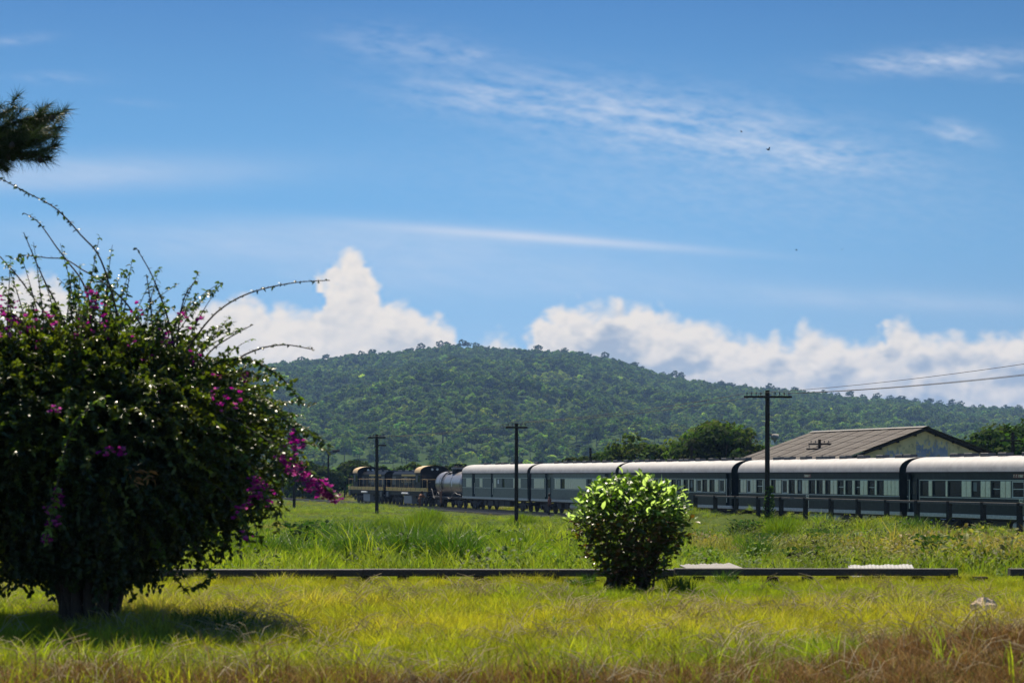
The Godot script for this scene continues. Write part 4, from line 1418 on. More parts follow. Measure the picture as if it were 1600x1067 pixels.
func build_poles() -> void:
	var g := ""
	pole("tallest dark pole, with long crossarm and pale lamp, standing behind the fence", 12.5, 98.6, -0.72, 6.46, 0.24, [[0.33, 1.2, 8, 0.0]])
	pole("dark wooden pole standing in the grass before the grey-green coaches", 0.24, 110.0, ground_y(0.24, 110.0), 5.65, 0.21, [[0.22, 0.6, 4, 0.0]])
	pole("dark wooden pole standing in the grass before the locomotives", -9.4, 140.0, ground_y(-9.4, 140.0), 5.65, 0.24, [[0.22, 0.6, 4, 0.0], [0.75, 0.35, 2, 0.3]])
	pole("short dark pole partly behind the bougainvillea with its pink branch", -18.5, 171.0, ground_y(-18.5, 171.0), 5.2, 0.24, [])
	pole("thin dark pole top showing above the grey-green coach roof, before the hill", 6.7, 172.0, -1.7, 5.6, 0.22, [])
	pole("dark pole top between the dark round tree and the green tree behind the train", 14.0, 157.0, -1.7, 5.55, 0.22, [[0.25, 0.35, 0, 0.0]])
	pole("dark pole with two small crossarms seen against the goods shed roof", 20.0, 131.0, -1.7, 5.6, 0.22, [[0.30, 0.75, 4, 0.0], [0.62, 0.45, 2, -0.45]])
	pole("dark pole at the right edge of the picture before the leafy trees", 28.6, 115.0, -1.7, 5.75, 0.22, [[0.5, 0.6, 2, -0.2]])
	var l := pole("lamp post with a short crossbar and lamp box left of the locomotives", -22.8, 250.0, -1.7, 6.15, 0.24, [[0.02, 0.7, 0, 0.35]], "lamp post")
	var s := Shape.new()
	var b := Basis(Vector3.UP, -TURN + 0.12)
	s.block(Transform3D(b, Vector3(0, 6.28, 0) + b * Vector3(0.95, 0, 0)), Vector3(0.9, 0.28, 0.4), 0.03)
	part("lamp_box", s, M.gear, l)
	var q := pole("grey signal post beside the rails at far left, behind the pink branch", -31.0, 272.0, -1.7, 3.9, 0.36, [], "signal post")
	q.get_node("shaft").material_override = M.concrete
	q.name = numbered("signal_post")
	# floodlight on the tall pole
	var p: Node3D = get_node("telegraph_pole")
	var f := Shape.new()
	f.lathe([Vector2(0, 0.05), Vector2(0.05, 0.12), Vector2(0.22, 0.19), Vector2(0.30, 0.22), Vector2(0.30, 0.0)], Transform3D(b * Basis(Vector3(0, 0, 1), -0.45), Vector3(0, 4.24, 0) + b * Vector3(0.16, 0, 0.16)), 14)
	var fl := part("floodlight", f, M.sheet, p)
	var bulb := Shape.new()
	bulb.tube([Vector3(0, 3.80, 0) + b * Vector3(0.22, 0, 0.16), Vector3(0, 4.02, 0) + b * Vector3(0.22, 0, 0.16)], [0.09, 0.06], 8)
	part("lamp_glass", bulb, M.white_paint, fl)
	var br := Shape.new()
	br.tube([Vector3(0, 4.30, 0), Vector3(0, 4.30, 0) + b * Vector3(0.2, 0, 0.16)], [0.03, 0.03], 5)
	part("bracket", br, M.gear, fl)
	# creeper climbing the foot of the tall pole
	var iv := Shape.new()
	var r := RandomNumberGenerator.new()
	r.seed = 3
	for k in 420:
		var y := pow(r.randf(), 0.8) * 1.75
		var a := r.randf() * TAU
		var rad := r.randf_range(0.1, 0.34) * (1.15 - y * 0.35)
		var at := Vector3(cos(a) * rad, y, sin(a) * rad + 0.05) + b * Vector3(0.14, 0, 0.1)
		iv.color = Color(0.05, 0.085, 0.02) * r.randf_range(0.6, 1.7)
		iv.leaf(Transform3D(Basis.from_euler(Vector3(r.randf() * 3, r.randf() * TAU, r.randf() * 3)), at), 0.11, 0.08)
	var creeper := part("creeper", iv, M.tree_leaf, self, Vector3(12.5, -0.72, -98.6))
	creeper.rotation.y = TURN
	tag(creeper, "green creeper climbing the foot of the tall pole by the fence", "creeper")
	var top := func(x: float, d: float, y: float, off: float) -> Vector3: return Vector3(x + off, y, -d)
	for k in 3:
		wire(top.call(12.5, 98.6, 5.58, [-0.9, 0.75, 1.1][k]), Vector3(22.1 + [-0.9, 0.75, 1.1][k], 5.72 + 0.25 * (1 if k == 0 else 0), -68.6), 0.22, "thin dark wire rising to the upper right from the tall pole's crossarm")
	for k in 2:
		wire(top.call(12.5, 98.6, 5.58, [-1.1, 0.3][k]), top.call(0.24, 110.0, 4.45, [-0.4, 0.45][k]), 0.2, "faint wire between the tall pole and the pole before the grey-green coaches")
	for k in 2:
		wire(top.call(0.24, 110.0, 4.4, [-0.45, 0.45][k]), top.call(-9.4, 140.0, 4.3, [-0.45, 0.45][k]), 0.2, "faint wire between the pole before the coaches and the one before the locomotives")


# ---------- fences ----------
func build_fences() -> void:
	var o := thing("platform_fence", "dark concrete post and rail fence in front of the dark coaches", "fence", Vector3.ZERO)
	var r := RandomNumberGenerator.new()
	r.seed = 8
	var tops := []
	for k in 17:
		var t := 20.4 - 2.66 * k
		var p := spot(t, 7.36, 0.0)
		var g := ground_y(p.x, -p.z)
		var s := Shape.new()
		var lean := Vector3(r.randf_range(-0.02, 0.02), 0, r.randf_range(-0.02, 0.02))
		s.block(Transform3D(Basis(Vector3.UP, TURN), Vector3(p.x, (g - 0.3 + 0.53) / 2.0, p.z)), Vector3(0.18, 0.53 - g + 0.3, 0.18), 0.015)
		part("fence_post", s, M.fence_concrete, o)
		tops.append(Vector3(p.x, 0.46, p.z) + lean)
	for k in 16:
		var s := Shape.new()
		var dir: Vector3 = (tops[k + 1] - tops[k]).normalized()
		s.bar(tops[k] + dir * 0.08, tops[k + 1] - dir * 0.08, 0.11, 0.10, 0.01)
		part("fence_rail", s, M.concrete, o)
	# low edging at the end of the lawn
	var D := 29.6
	var lines := [
		["long low dark beam on stub posts along the far edge of the lawn", -14.6, 6.55],
		["short end of a second low beam at the right edge of the picture", 7.30, 14.0],
	]
	for e in lines:
		var f := thing("low_barrier", e[0], "barrier", Vector3(e[1], 0, -D))
		var L: float = e[2] - e[1]
		var at := 0.0
		while at < L - 0.05:
			var n: float = minf(L, at + (4.56 if at > 0 else 3.3))
			var s := Shape.new()
			var y0 := 0.17 + r.randf_range(-0.008, 0.008)
			s.block(Transform3D(Basis.from_euler(Vector3(0, r.randf_range(-0.004, 0.004), r.randf_range(-0.002, 0.002))), Vector3((at + n) / 2, y0, 0)), Vector3(n - at - 0.012, 0.105, 0.17), 0.008)
			part("beam", s, M.beam_wood, f)
			at = n
		var x := 0.3
		while x < L:
			var s := Shape.new()
			s.block(Transform3D(Basis(Vector3.UP, r.randf_range(-0.1, 0.1)), Vector3(x, -0.09, r.randf_range(-0.01, 0.01))), Vector3(r.randf_range(0.13, 0.19), 0.40, 0.14), 0.012)
			part("stub_post", s, M.old_wood, f)
			x += 0.53 + r.randf_range(-0.05, 0.05)
	var st := Shape.new()
	st.block(Transform3D(Basis(Vector3.UP, 0.1), Vector3(0, 0, 0)), Vector3(0.20, 0.32, 0.15), 0.012)
	tag(part("stub_post", st, M.old_wood, self, Vector3(6.88, -0.055, -D)), "lone low stub post in the gap between the two low beams", "post")
	# corrugated sheets lying in the grass behind the beam
	for e in [["greyish corrugated sheet lying in grass behind the low beam, next to the shrub", 3.22, 31.5, 0.86, 1.9, 0.14, "sheet"], ["whitish corrugated sheet lying in grass behind the beam's right end", 5.75, 31.3, 1.0, 1.8, -0.14, "white_sheet"]]:
		if not M.has("white_sheet"):
			weathered("white_sheet", [Color(0.17, 0.165, 0.155), Color(0.24, 0.235, 0.225), Color(0.29, 0.285, 0.275)], 1.4, 0.75, 0.0, 0.02, false, 37)
		var s := Shape.new()
		var n := 34
		for i in n:
			var x0: float = lerpf(-e[3] / 2, e[3] / 2, i / float(n))
			var x1: float = lerpf(-e[3] / 2, e[3] / 2, (i + 1) / float(n))
			var y0 := 0.005 * cos(i * PI)
			var y1 := -y0
			var z0: float = e[4] / 2 + 0.07 * sin(i * 0.7 + e[1])
			s.quad(Vector3(x0, y0, z0), Vector3(x1, y1, z0), Vector3(x1, y1, -z0), Vector3(x0, y0, -z0))
			s.quad(Vector3(x1, y1 - 0.014, z0), Vector3(x0, y0 - 0.014, z0), Vector3(x0, y0 - 0.014, -z0), Vector3(x1, y1 - 0.014, -z0))
			s.quad(Vector3(x0, y0 - 0.014, z0), Vector3(x1, y1 - 0.014, z0), Vector3(x1, y1, z0), Vector3(x0, y0, z0))
		var m := part("roofing_sheet", s, M[e[6]], self, Vector3(e[1], 0.12, -e[2]))
		m.rotation = Vector3(0.05, e[5], 0.02)
		tag(m, e[0], "roofing sheet")
	# thin posts of an old fence beyond the rails at far left
	for e in [[-21.8, 262.0, 1.7, "short leaning fence post just left of the far locomotive"], [-30.5, 275.0, 1.6, "small dark post beyond the rails at far left"]]:
		var s := Shape.new()
		s.tube([Vector3(0, -0.4, 0), Vector3(0.02, e[2] * 0.8, 0), Vector3(-0.3, e[2], 0)], [0.11, 0.10, 0.08], 6)
		tag(part("fence_post", s, M.old_wood, self, Vector3(e[0], -1.7, -e[1])), e[3], "post")


# ---------- trees in the middle distance ----------
func tree(called: String, label: String, x: float, d: float, h: float, rx: float, tone: Color, clumps: int, leaf: float, seed_: int, squash := 0.75, base := -2.0, group := "") -> Node3D:
	var r := RandomNumberGenerator.new()
	r.seed = seed_
	var o := thing(called, label, "tree" if called.ends_with("tree") else "bush", Vector3(x, base, -d), r.randf() * TAU, group)
	var ry := minf(rx * squash, h * 0.45)
	part("trunk", trunk_shape(r, h, h * 0.028 + 0.06, 5, rx * 0.8), M.bark, o)
	var s := Shape.new()
	crown(s, r, Vector3(0, h - ry, 0), rx, ry, clumps, 60, leaf, tone, 0.26)
	part("crown", s, M.tree_leaf, o)
	return o


func build_far_trees() -> void:
	var dark := Color(0.022, 0.036, 0.014)
	var mid := Color(0.042, 0.072, 0.018)
	var lit := Color(0.065, 0.100, 0.024)
	tree("round_tree", "dark round tree behind the train, left of the green tree", 16.6, 160.0, 7.0, 4.2, dark * 1.2, 90, 0.34, 41, 0.7)
	tree("pale_tree", "pale green tree rising behind the dark round tree", 18.3, 182.0, 8.0, 4.2, lit, 50, 0.36, 42, 0.55)
	tree("pale_tree", "thin pale tree at the left shoulder of the dark round tree", 12.0, 186.0, 7.0, 3.6, lit, 40, 0.36, 43, 0.6)
	tree("green_tree", "bright green leafy tree between the dark tree and goods shed", 16.9, 168.0, 7.2, 3.6, mid * 1.35, 80, 0.34, 44, 0.85)
	tree("green_tree", "smaller green tree leaning against the goods shed's far end", 20.6, 162.0, 5.3, 3.4, mid, 55, 0.34, 45, 0.7)
	tree("leafy_tree", "broad leafy tree beyond the goods shed at the right edge", 36.6, 150.0, 7.2, 4.2, mid, 85, 0.34, 46, 0.85)
	tree("leafy_tree", "leafy tree cut by the right edge of the picture", 41.5, 158.0, 7.6, 4.2, mid, 70, 0.34, 47, 0.8)
	tree("brownish_tree", "small brownish tree just right of the goods shed gable", 35.5, 165.0, 6.3, 1.9, Color(0.06, 0.045, 0.02), 30, 0.34, 48, 0.8)
	var r := RandomNumberGenerator.new()
	r.seed = 77
	for e in [[-25.5, 262.0, 5.0, 3.4, "dense bush behind the lamp post"], [-31.5, 285.0, 6.0, 3.8, "large bush at far left beyond the rails"], [-21.6, 275.0, 5.6, 2.8, "bush just left of the far locomotive's cab"], [-36.5, 300.0, 5.5, 4.0, "bush beyond the rails, partly behind the bougainvillea"], [-19.2, 270.0, 3.3, 2.4, "low bright bush at the far locomotive's nose"], [-27.8, 270.0, 3.2, 2.6, "low rounded bush beside the lamp post's foot"]]:
		tree("roadside_bush", e[4], e[0], e[1], e[2], e[3], mid * 0.75 if r.randf() < 0.5 else mid, 55, 0.5, r.randi() % 1000, 0.8, -2.2, "bushes beyond the rails")
	var labels := ["low bush showing above the far locomotive", "low bush showing above the near locomotive's hood", "low bush showing above the near locomotive's cab", "low bush showing beside the tank wagon's dome", "low bush behind the roof of the second grey-green coach", "small bright bush behind the grey-green coach, near the thin pole"]
	var xs := [[-15.5, 235.0, 4.2], [-11.6, 228.0, 4.5], [-8.6, 225.0, 4.6], [-6.2, 225.0, 4.5], [6.4, 205.0, 5.3], [8.9, 200.0, 5.6]]
	for k in xs.size():
		tree("low_bush", labels[k], xs[k][0], xs[k][1], xs[k][2], 2.7, mid * 1.1 if k % 2 else mid * 0.8, 40, 0.42, 300 + k, 0.6, -2.0, "low bushes behind the train")


# ---------- grass and weeds ----------
func tuft(r: RandomNumberGenerator, blades: int, h: float, spread: float, w: float, lean: float, dry: float) -> Mesh:
	var s := Shape.new()
	for k in blades:
		var a := r.randf() * TAU
		var at := Vector3(cos(a), 0, sin(a)) * spread * sqrt(r.randf())
		var l := Vector3(r.randfn(), 0, r.randfn()) * lean * 0.6 + at * lean / maxf(spread, 0.01) * 0.6
		var b := r.randf() * TAU
		var tone := r.randf_range(0.75, 1.25)
		if r.randf() < dry:
			s.color = Color(2.1, 1.35, 1.9) * tone
		else:
			s.color = Color(r.randf_range(0.8, 1.25), 1.0, 0.9) * tone
		s.blade(at - Vector3(0, 0.04, 0), l, h * r.randf_range(0.45, 1.15), w * r.randf_range(0.7, 1.3), Vector3(cos(b), 0, sin(b)))
	s.color = Color.WHITE
	return s.mesh()


func field_ok(x: float, d: float) -> bool:
	return from_rail(x, d).y > 4.9


func build_field() -> void:
	var r := RandomNumberGenerator.new()
	r.seed = 15
	var kinds := [tuft(r, 34, 0.34, 0.26, 0.014, 0.55, 0.10), tuft(r, 30, 0.48, 0.24, 0.016, 0.45, 0.05), tuft(r, 40, 0.26, 0.34, 0.018, 0.8, 0.25), tuft(r, 26, 0.62, 0.2, 0.018, 0.5, 0.02)]
	# weeds: small broad leaves on short stems
	for k in 2:
		var s := Shape.new()
		for i in 46:
			var a := r.randf() * TAU
			var o := Vector3(cos(a), 0, sin(a)) * 0.26 * sqrt(r.randf()) + Vector3(0, r.randf_range(0.05, 0.42), 0)
			s.color = Color(1, 1, 1) * r.randf_range(0.7, 1.3)
			s.leaf(Transform3D(Basis.from_euler(Vector3(r.randfn() * 0.4, r.randf() * TAU, r.randfn() * 0.5 + 0.3)), o), r.randf_range(0.06, 0.13), r.randf_range(0.03, 0.06))
		kinds.append(s.mesh())
	var where := [[], [], [], [], [], []]
	var tints := [[], [], [], [], [], []]
	var placed := 0
	for i in 160000:
		# spread evenly over the strip between the low beam and the rails
		var d := sqrt(r.randf_range(30.0 * 30.0, 215.0 * 215.0))
		if r.randf() > 1.0 / (1.0 + pow(d / 125.0, 2.0)):
			continue
		var x := r.randf_range(-0.29 * d - 5.0, 0.29 * d + 6.0)
		if not field_ok(x, d) or d < 30.0 or (absf(x - 3.1) < 0.55 and d < 32.4) or (absf(x - 5.68) < 0.65 and d < 31.9):
			continue
		var p1 := patches.get_noise_2d(x * 1.6, d * 1.1)
		var p2 := patches.get_noise_2d(x * 0.7 + 300.0, d * 0.6)
		var right := smoothstep(2.0, 9.0, x * 60.0 / d)
		var k: int
		var roll := r.randf()
		if right > 0.5:
			k = 2 if roll < 0.25 else (4 + r.randi() % 2 if roll < 0.48 else (0 if roll < 0.78 else (1 if roll < 0.95 else 3)))
		else:
			k = 0 if roll < 0.40 else (1 if roll < 0.68 else (4 + r.randi() % 2 if roll < 0.82 else (2 if roll < 0.93 else 3)))
		var size := r.randf_range(0.5, 1.15) * (1.0 + 1.1 * p1) * (1.0 - 0.35 * smoothstep(60, 130, d))
		size *= lerpf(0.45, 1.0, smoothstep(30.0, 32.5, d)) * lerpf(0.6, 1.0, smoothstep(7.0, 12.0, from_rail(x, d).y))
		if p2 < -0.25 and right < 0.5:
			size *= 0.6
		var tilt := Basis.from_euler(Vector3(r.randfn() * 0.12, r.randf() * TAU, r.randfn() * 0.12))
		where[k].append(Transform3D(tilt.scaled(Vector3(size * 1.1, size, size * 1.1)), on_ground(x, d, 0.02)))
		var g := Color(0.165, 0.275, 0.026).lerp(Color(0.310, 0.370, 0.042), clampf(0.5 + p2 + r.randf_range(-0.3, 0.3), 0, 1))
		if k >= 4:
			g = Color(0.075, 0.140, 0.018) * r.randf_range(0.5, 1.4)
		var dryness := clampf(smoothstep(0.1, 0.5, -p2) * 0.7 + right * 0.14 + r.randf_range(-0.25, 0.15), 0.0, 0.8)
		g = g.lerp(Color(0.36, 0.27, 0.11), dryness)
		tints[k].append(g * r.randf_range(0.6, 1.25))
		placed += 1
	print("field ", placed)
	for k in 6:
		many("meadow_grass" if k < 4 else "meadow_weeds", kinds[k], M.grass, where[k], tints[k])
	# lit grass beyond the rails
	var far := []
	var ft := []
	for i in 9000:
		var d := r.randf_range(180.0, 360.0)
		var x := r.randf_range(-0.30 * d, 0.10 * d)
		if from_rail(x, d).y > -4.5:
			continue
		far.append(Transform3D(Basis(Vector3.UP, r.randf() * TAU).scaled(Vector3(2.6, 1.7, 2.6)), on_ground(x, d, 0.1)))
		ft.append(Color(0.13, 0.165, 0.03).lerp(Color(0.22, 0.19, 0.07), r.randf()) * r.randf_range(0.8, 1.2))
	many("grass_beyond_rails", kinds[0], M.grass, far, ft)
	# tall dark clumps of coarse grass in the middle
	var big := []
	for k in 3:
		big.append(tuft(r, 420, 1.0, 0.42, 0.020, 0.62, 0.03))
	var domes := []
	for k in 3:
		var s := Shape.new()
		for i in 1100:
			var a := r.randf() * TAU
			var q := sqrt(r.randf())
			var at := Vector3(cos(a), 0, sin(a)) * 0.55 * q
			var hh := 0.85 * (1.0 - 0.55 * q * q) * r.randf_range(0.55, 1.1)
			var l := at * 0.6 + Vector3(r.randfn(), 0, r.randfn()) * 0.13
			var bb := r.randf() * TAU
			s.color = Color(r.randf_range(0.75, 1.2), 1.0, 0.9) * r.randf_range(0.6, 1.3)
			s.blade(at - Vector3(0, 0.05, 0), l, hh, r.randf_range(0.014, 0.026), Vector3(cos(bb), 0, sin(bb)))
		domes.append(s.mesh())
	var spots := [[-1.0, 36.5, 1.05, "tall dark grass clump just behind the low beam, largest of all"], [-1.85, 37.0, 0.8, "tall grass clump left of the largest one behind the beam"], [-3.0, 38.0, 0.85, "rounded grass clump behind the beam, below the locomotives"], [-2.35, 40.5, 0.95, "bright grass clump standing behind the rounded ones"], [-3.75, 37.0, 0.75, "rounded grass clump nearest the bougainvillea behind the beam"], [-4.7, 39.0, 0.8, "grass clump half hidden by the bougainvillea's right side"], [-3.9, 50.0, 0.9, "grass clump farther back below the tank wagon"], [-5.9, 62.0, 1.0, "far grass clump near the short dark pole"], [-1.4, 44.0, 0.75, "middle grass clump in front of the pole"], [5.6, 46.0, 0.7, "silvery tuft of long grass on the right bank"], [11.6, 74.0, 0.9, "long grass tuft growing up through the fence"], [16.3, 82.0, 0.95, "long grass tuft by the fence below the coach gap"], [13.4, 86.5, 0.8, "long grass tuft under the fence near the dark coaches' middle"]]
	for e in spots:
		var m := part("grass_clump", big[r.randi() % 3], M.grass_clump if M.has("grass_clump") else clump_material(), self, on_ground(e[0], e[1], 0.05))
		m.rotation.y = r.randf() * TAU
		m.scale = Vector3(e[2], e[2] * r.randf_range(0.85, 1.05), e[2])
		tag(m, e[3], "grass clump", "clumps of tall grass in the field")
	for i in 46:
		var d := r.randf_range(35.0, 70.0) if i < 22 else r.randf_range(60.0, 125.0)
		var x := lerpf(-0.155 * d - 0.4, 0.012 * d, r.randf()) if i < 34 else lerpf(0.08 * d, 0.2 * d, r.randf())
		if from_rail(x, d).y < 6.5:
			continue
		var m := part("grass_clump", domes[r.randi() % 3], M.grass_clump_bright if M.has("grass_clump_bright") else bright_clump(), self, on_ground(x, d, 0.05))
		m.rotation.y = r.randf() * TAU
		m.scale = Vector3(1.2, 1.0, 1.2) * (r.randf_range(0.6, 1.15) if i < 22 else r.randf_range(0.9, 1.7))
		tag(m, "clump of bright yellow-green tall grass standing in the field behind the low beam", "grass clump", "bright grass clumps behind the low beam")
	# dark leafy weeds
	for e in [[-0.40, 64.0, 0.85, "dark leafy weed in the dry patch before the pole"], [1.30, 69.0, 0.7, "small dark round weed near the train side of the shrub"], [-4.2, 66.0, 0.85, "dark weed growing below the near locomotive"], [-9.8, 98.0, 1.1, "dark weed beside the short dark pole"]]:
		var o := thing("leafy_weed", e[3], "weed", on_ground(e[0], e[1]), r.randf() * TAU, "dark weeds in the field")
		var s := Shape.new()
		for i in 260:
			var a := r.randf() * TAU
			var v := Vector3(cos(a) * sqrt(r.randf()) * 0.55, r.randf_range(0.05, 0.75), sin(a) * sqrt(r.randf()) * 0.55)
			s.color = Color(0.030, 0.062, 0.016) * r.randf_range(0.6, 1.6)
			s.leaf(Transform3D(Basis.from_euler(Vector3(r.randfn() * 0.4, r.randf() * TAU, r.randfn() * 0.4)), v), 0.14, 0.08)
		part("leaves", s, M.tree_leaf, o)
		var st := Shape.new()
		for i in 6:
			var a := i * TAU / 6
			st.tube([Vector3.ZERO, Vector3(cos(a) * 0.35, 0.55, sin(a) * 0.35)], [0.014, 0.006], 4)
		part("stems", st, M.stem_brown, o).set_meta("kind", "stuff")
		o.scale = Vector3.ONE * e[2]
	var weed: Node3D = get_node("leafy_weed")
	for i in 46:
		var d := r.randf_range(36.0, 95.0)
		var left := i % 2 == 0
		var x := lerpf(-0.16 * d, 0.02 * d, r.randf()) if left else lerpf(0.085 * d, 0.26 * d, r.randf())
		if from_rail(x, d).y < 7.6:
			continue
		var c := copy(weed, on_ground(x, d, 0.1), r.randf() * TAU, "low dark leafy weed in the left field behind the low beam" if left else "low dark leafy weed on the right bank below the fence", r.randf_range(0.55, 1.25))
		c.scale.y *= r.randf_range(0.6, 0.9)
		c.set_meta("group", "dark weeds in the left field" if left else "dark weeds on the right bank")


func bright_clump() -> StandardMaterial3D:
	var m := leafy("grass_clump_bright", 0.6, Color(0.65, 0.7, 0.16), 0.25)
	m.albedo_color = Color(0.20, 0.28, 0.024).linear_to_srgb()
	return m


func clump_material() -> StandardMaterial3D:
	var m := leafy("grass_clump", 0.5, Color(0.7, 0.9, 0.3), 0.35)
	m.albedo_color = Color(0.070, 0.130, 0.016).linear_to_srgb()
	return m


func build_lawn() -> void:
	var r := RandomNumberGenerator.new()
	r.seed = 23
	var kinds := [tuft(r, 26, 0.16, 0.10, 0.0065, 0.55, 0.10), tuft(r, 22, 0.22, 0.09, 0.007, 0.45, 0.04), tuft(r, 24, 0.11, 0.13, 0.006, 0.9, 0.4), tuft(r, 16, 0.27, 0.07, 0.007, 0.5, 0.03)]
	var dry_kinds := [tuft(r, 30, 0.16, 0.16, 0.0055, 1.3, 0.0), tuft(r, 26, 0.10, 0.18, 0.005, 1.8, 0.0), tuft(r, 10, 0.34, 0.08, 0.005, 0.7, 0.0)]
	var where := [[], [], [], []]
	var tints := [[], [], [], []]
	var dw := [[], [], []]
	var dt := [[], [], []]
	for i in 108000:
		var d := sqrt(r.randf_range(14.0 * 14.0, 31.0 * 31.0))
		var x := r.randf_range(-0.285 * d - 3.6, 0.275 * d + 4.6)
		var p1 := patches.get_noise_2d(x * 5.0, d * 4.0)
		var p2 := patches.get_noise_2d(x * 2.0 + 70.0, d * 2.2)
		var heap := exp(-(pow((x - 4.2) / 1.7, 2.0) + pow((d - 16.2) / 1.2, 2.0)))
		var at := on_ground(x, d, 0.01)
		var edge := smoothstep(16.3, 15.6, d + p2 * 1.2)
		if r.randf() < smoothstep(0.28, 0.8, heap + 0.5 * p1) * 1.9 + edge * 0.85:
			var k := r.randi() % 10
			k = 0 if k < 5 else (1 if k < 9 else 2)
			dw[k].append(Transform3D(Basis.from_euler(Vector3(r.randfn() * 0.2, r.randf() * TAU, r.randfn() * 0.2)).scaled(Vector3.ONE * r.randf_range(0.7, 1.3)), at))
			dt[k].append(Color(0.20, 0.105, 0.045).lerp(Color(0.50, 0.34, 0.17), pow(r.randf(), 2.2)) * r.randf_range(0.4, 1.3))
			if r.randf() < 0.97:
				continue
		var roll := r.randf()
		var tall := smoothstep(17.5, 16.2, d) * 0.4
		var k := 3 if roll < tall * 0.4 else (1 if roll < 0.3 + tall * 0.4 else (0 if roll < 0.75 else 2))
		var size := r.randf_range(0.75, 1.25) * (1.0 + 0.5 * p1 + 0.35 * tall) * (0.8 + 0.4 * clampf(patches.get_noise_2d(x * 22.0, d * 14.0) * 2.0 + 0.3, 0.0, 1.0)) * lerpf(1.0, 0.6, smoothstep(24.0, 28.0, d) * (1.0 if p2 < 0.3 else 0.5))
		where[k].append(Transform3D(Basis.from_euler(Vector3(r.randfn() * 0.1, r.randf() * TAU, r.randfn() * 0.1)).scaled(Vector3(size, size, size)), at))
		var mid := smoothstep(17.0, 19.5, d) * smoothstep(28.0, 24.0, d)
		var g := Color(0.200, 0.290, 0.018).lerp(Color(0.410, 0.385, 0.040), clampf(0.35 + 0.9 * p2 + 0.3 * mid + r.randf_range(-0.25, 0.25), 0, 1))
		g = g.lerp(Color(0.46, 0.36, 0.17), clampf(0.22 * mid - 0.22 + 0.6 * p1 + r.randf_range(-0.2, 0.2), 0, 0.7))
		var lump := 0.5 + 0.5 * clampf(2.2 * patches.get_noise_2d(x * 22.0, d * 14.0) + 0.3, -0.6, 1.0)
		tints[k].append(g * r.randf_range(0.55, 1.3) * (0.72 + 0.5 * lump))
	for k in 4:
		many("lawn_grass", kinds[k], M.grass, where[k], tints[k])
	for k in 3:
		many("cut_dry_grass", dry_kinds[k], M.dry_grass, dw[k], dt[k])
	var st := Shape.new()
	for i in 9:
		var a := r.randf() * TAU
		var p := Vector3(r.randfn() * 0.1, 0.02, r.randfn() * 0.1)
		var e := p + Vector3(cos(a), r.randf_range(0.05, 0.7), sin(a)) * r.randf_range(0.14, 0.34)
		st.color = Color(1, 1, 1) * r.randf_range(0.6, 1.2)
		st.tube([p, p.lerp(e, 0.5) + Vector3(0, 0.05, 0), e], [0.0028, 0.0028, 0.0018], 3, false)
	var sw := []
	var sc := []
	for i in 1700:
		var d := sqrt(r.randf_range(15.0 * 15.0, 27.0 * 27.0))
		var x := r.randf_range(-0.28 * d - 3.0, 0.28 * d + 4.0)
		var much := smoothstep(-0.1, 0.4, patches.get_noise_2d(x * 5.0, d * 4.0)) + 1.5 * exp(-(pow((x - 4.0) / 1.8, 2.0) + pow((d - 16.6) / 1.3, 2.0))) + smoothstep(16.5, 15.5, d)
		if r.randf() > much + 0.15:
			continue
		sw.append(Transform3D(Basis(Vector3.UP, r.randf() * TAU).scaled(Vector3.ONE * r.randf_range(0.7, 1.3)), on_ground(x, d) + Vector3(0, r.randf_range(0.0, 0.1), 0)))
		sc.append(Color(0.40, 0.31, 0.17).lerp(Color(0.55, 0.47, 0.31), r.randf()) * r.randf_range(0.6, 1.1))
	many("dry_straw", st.mesh(), M.dry_grass, sw, sc)
	# small leafy plants and long blades here and there
	var s := Shape.new()
	for i in 14:
		var a := r.randf() * TAU
		s.color = Color(1, 1, 1) * r.randf_range(0.8, 1.3)
		s.leaf(Transform3D(Basis.from_euler(Vector3(0, a, r.randf_range(0.5, 1.2))), Vector3(0, r.randf() * 0.06, 0)), r.randf_range(0.14, 0.26), 0.05)
	var pw := []
	var pt := []
	for i in 60:
		var d := sqrt(r.randf_range(15.2 * 15.2, 29.5 * 29.5))
		pw.append(Transform3D(Basis(Vector3.UP, r.randf() * TAU).scaled(Vector3.ONE * r.randf_range(0.4, 0.8)), on_ground(r.randf_range(-0.27 * d, 0.27 * d), d)))
		pt.append(Color(0.05, 0.10, 0.02) * r.randf_range(0.7, 1.3))
	many("lawn_weeds", s.mesh(), M.grass, pw, pt)
	# fuller grass at the shrub's foot and where the bougainvillea's shade falls
	var gm: Material = M.grass_clump
	for e in [[2.28, 27.2, 0.36, "tuft of long grass right of the shrub's foot"], [3.05, 28.9, 0.30, "long grass standing against the low beam right of the shrub"], [1.05, 28.6, 0.26, "long grass left of the shrub's foot by the low beam"], [-2.75, 19.8, 0.42, "dark grass clump in the bougainvillea's shade"], [-3.25, 20.4, 0.34, "grass clump under the bougainvillea's right side"], [-5.3, 19.0, 0.34, "long bladed grass clump at the bougainvillea's left foot"]]:
		var m := part("grass_clump", tuft(r, 150, 1.0, 0.45, 0.03, 0.6, 0.03), gm, self, on_ground(e[0], e[1], 0.02))
		m.scale = Vector3(e[2], e[2], e[2])
		tag(m, e[3], "grass clump", "clumps of long grass on the lawn")


# a point seen at (u, v) of the measured photograph, d metres away, in metres
func measured(u: float, v: float, d: float) -> Vector3:
	return Vector3((u - 800.0) / 3150.0 * d, EYE - (v - 742.0) / 3150.0 * d, -d)


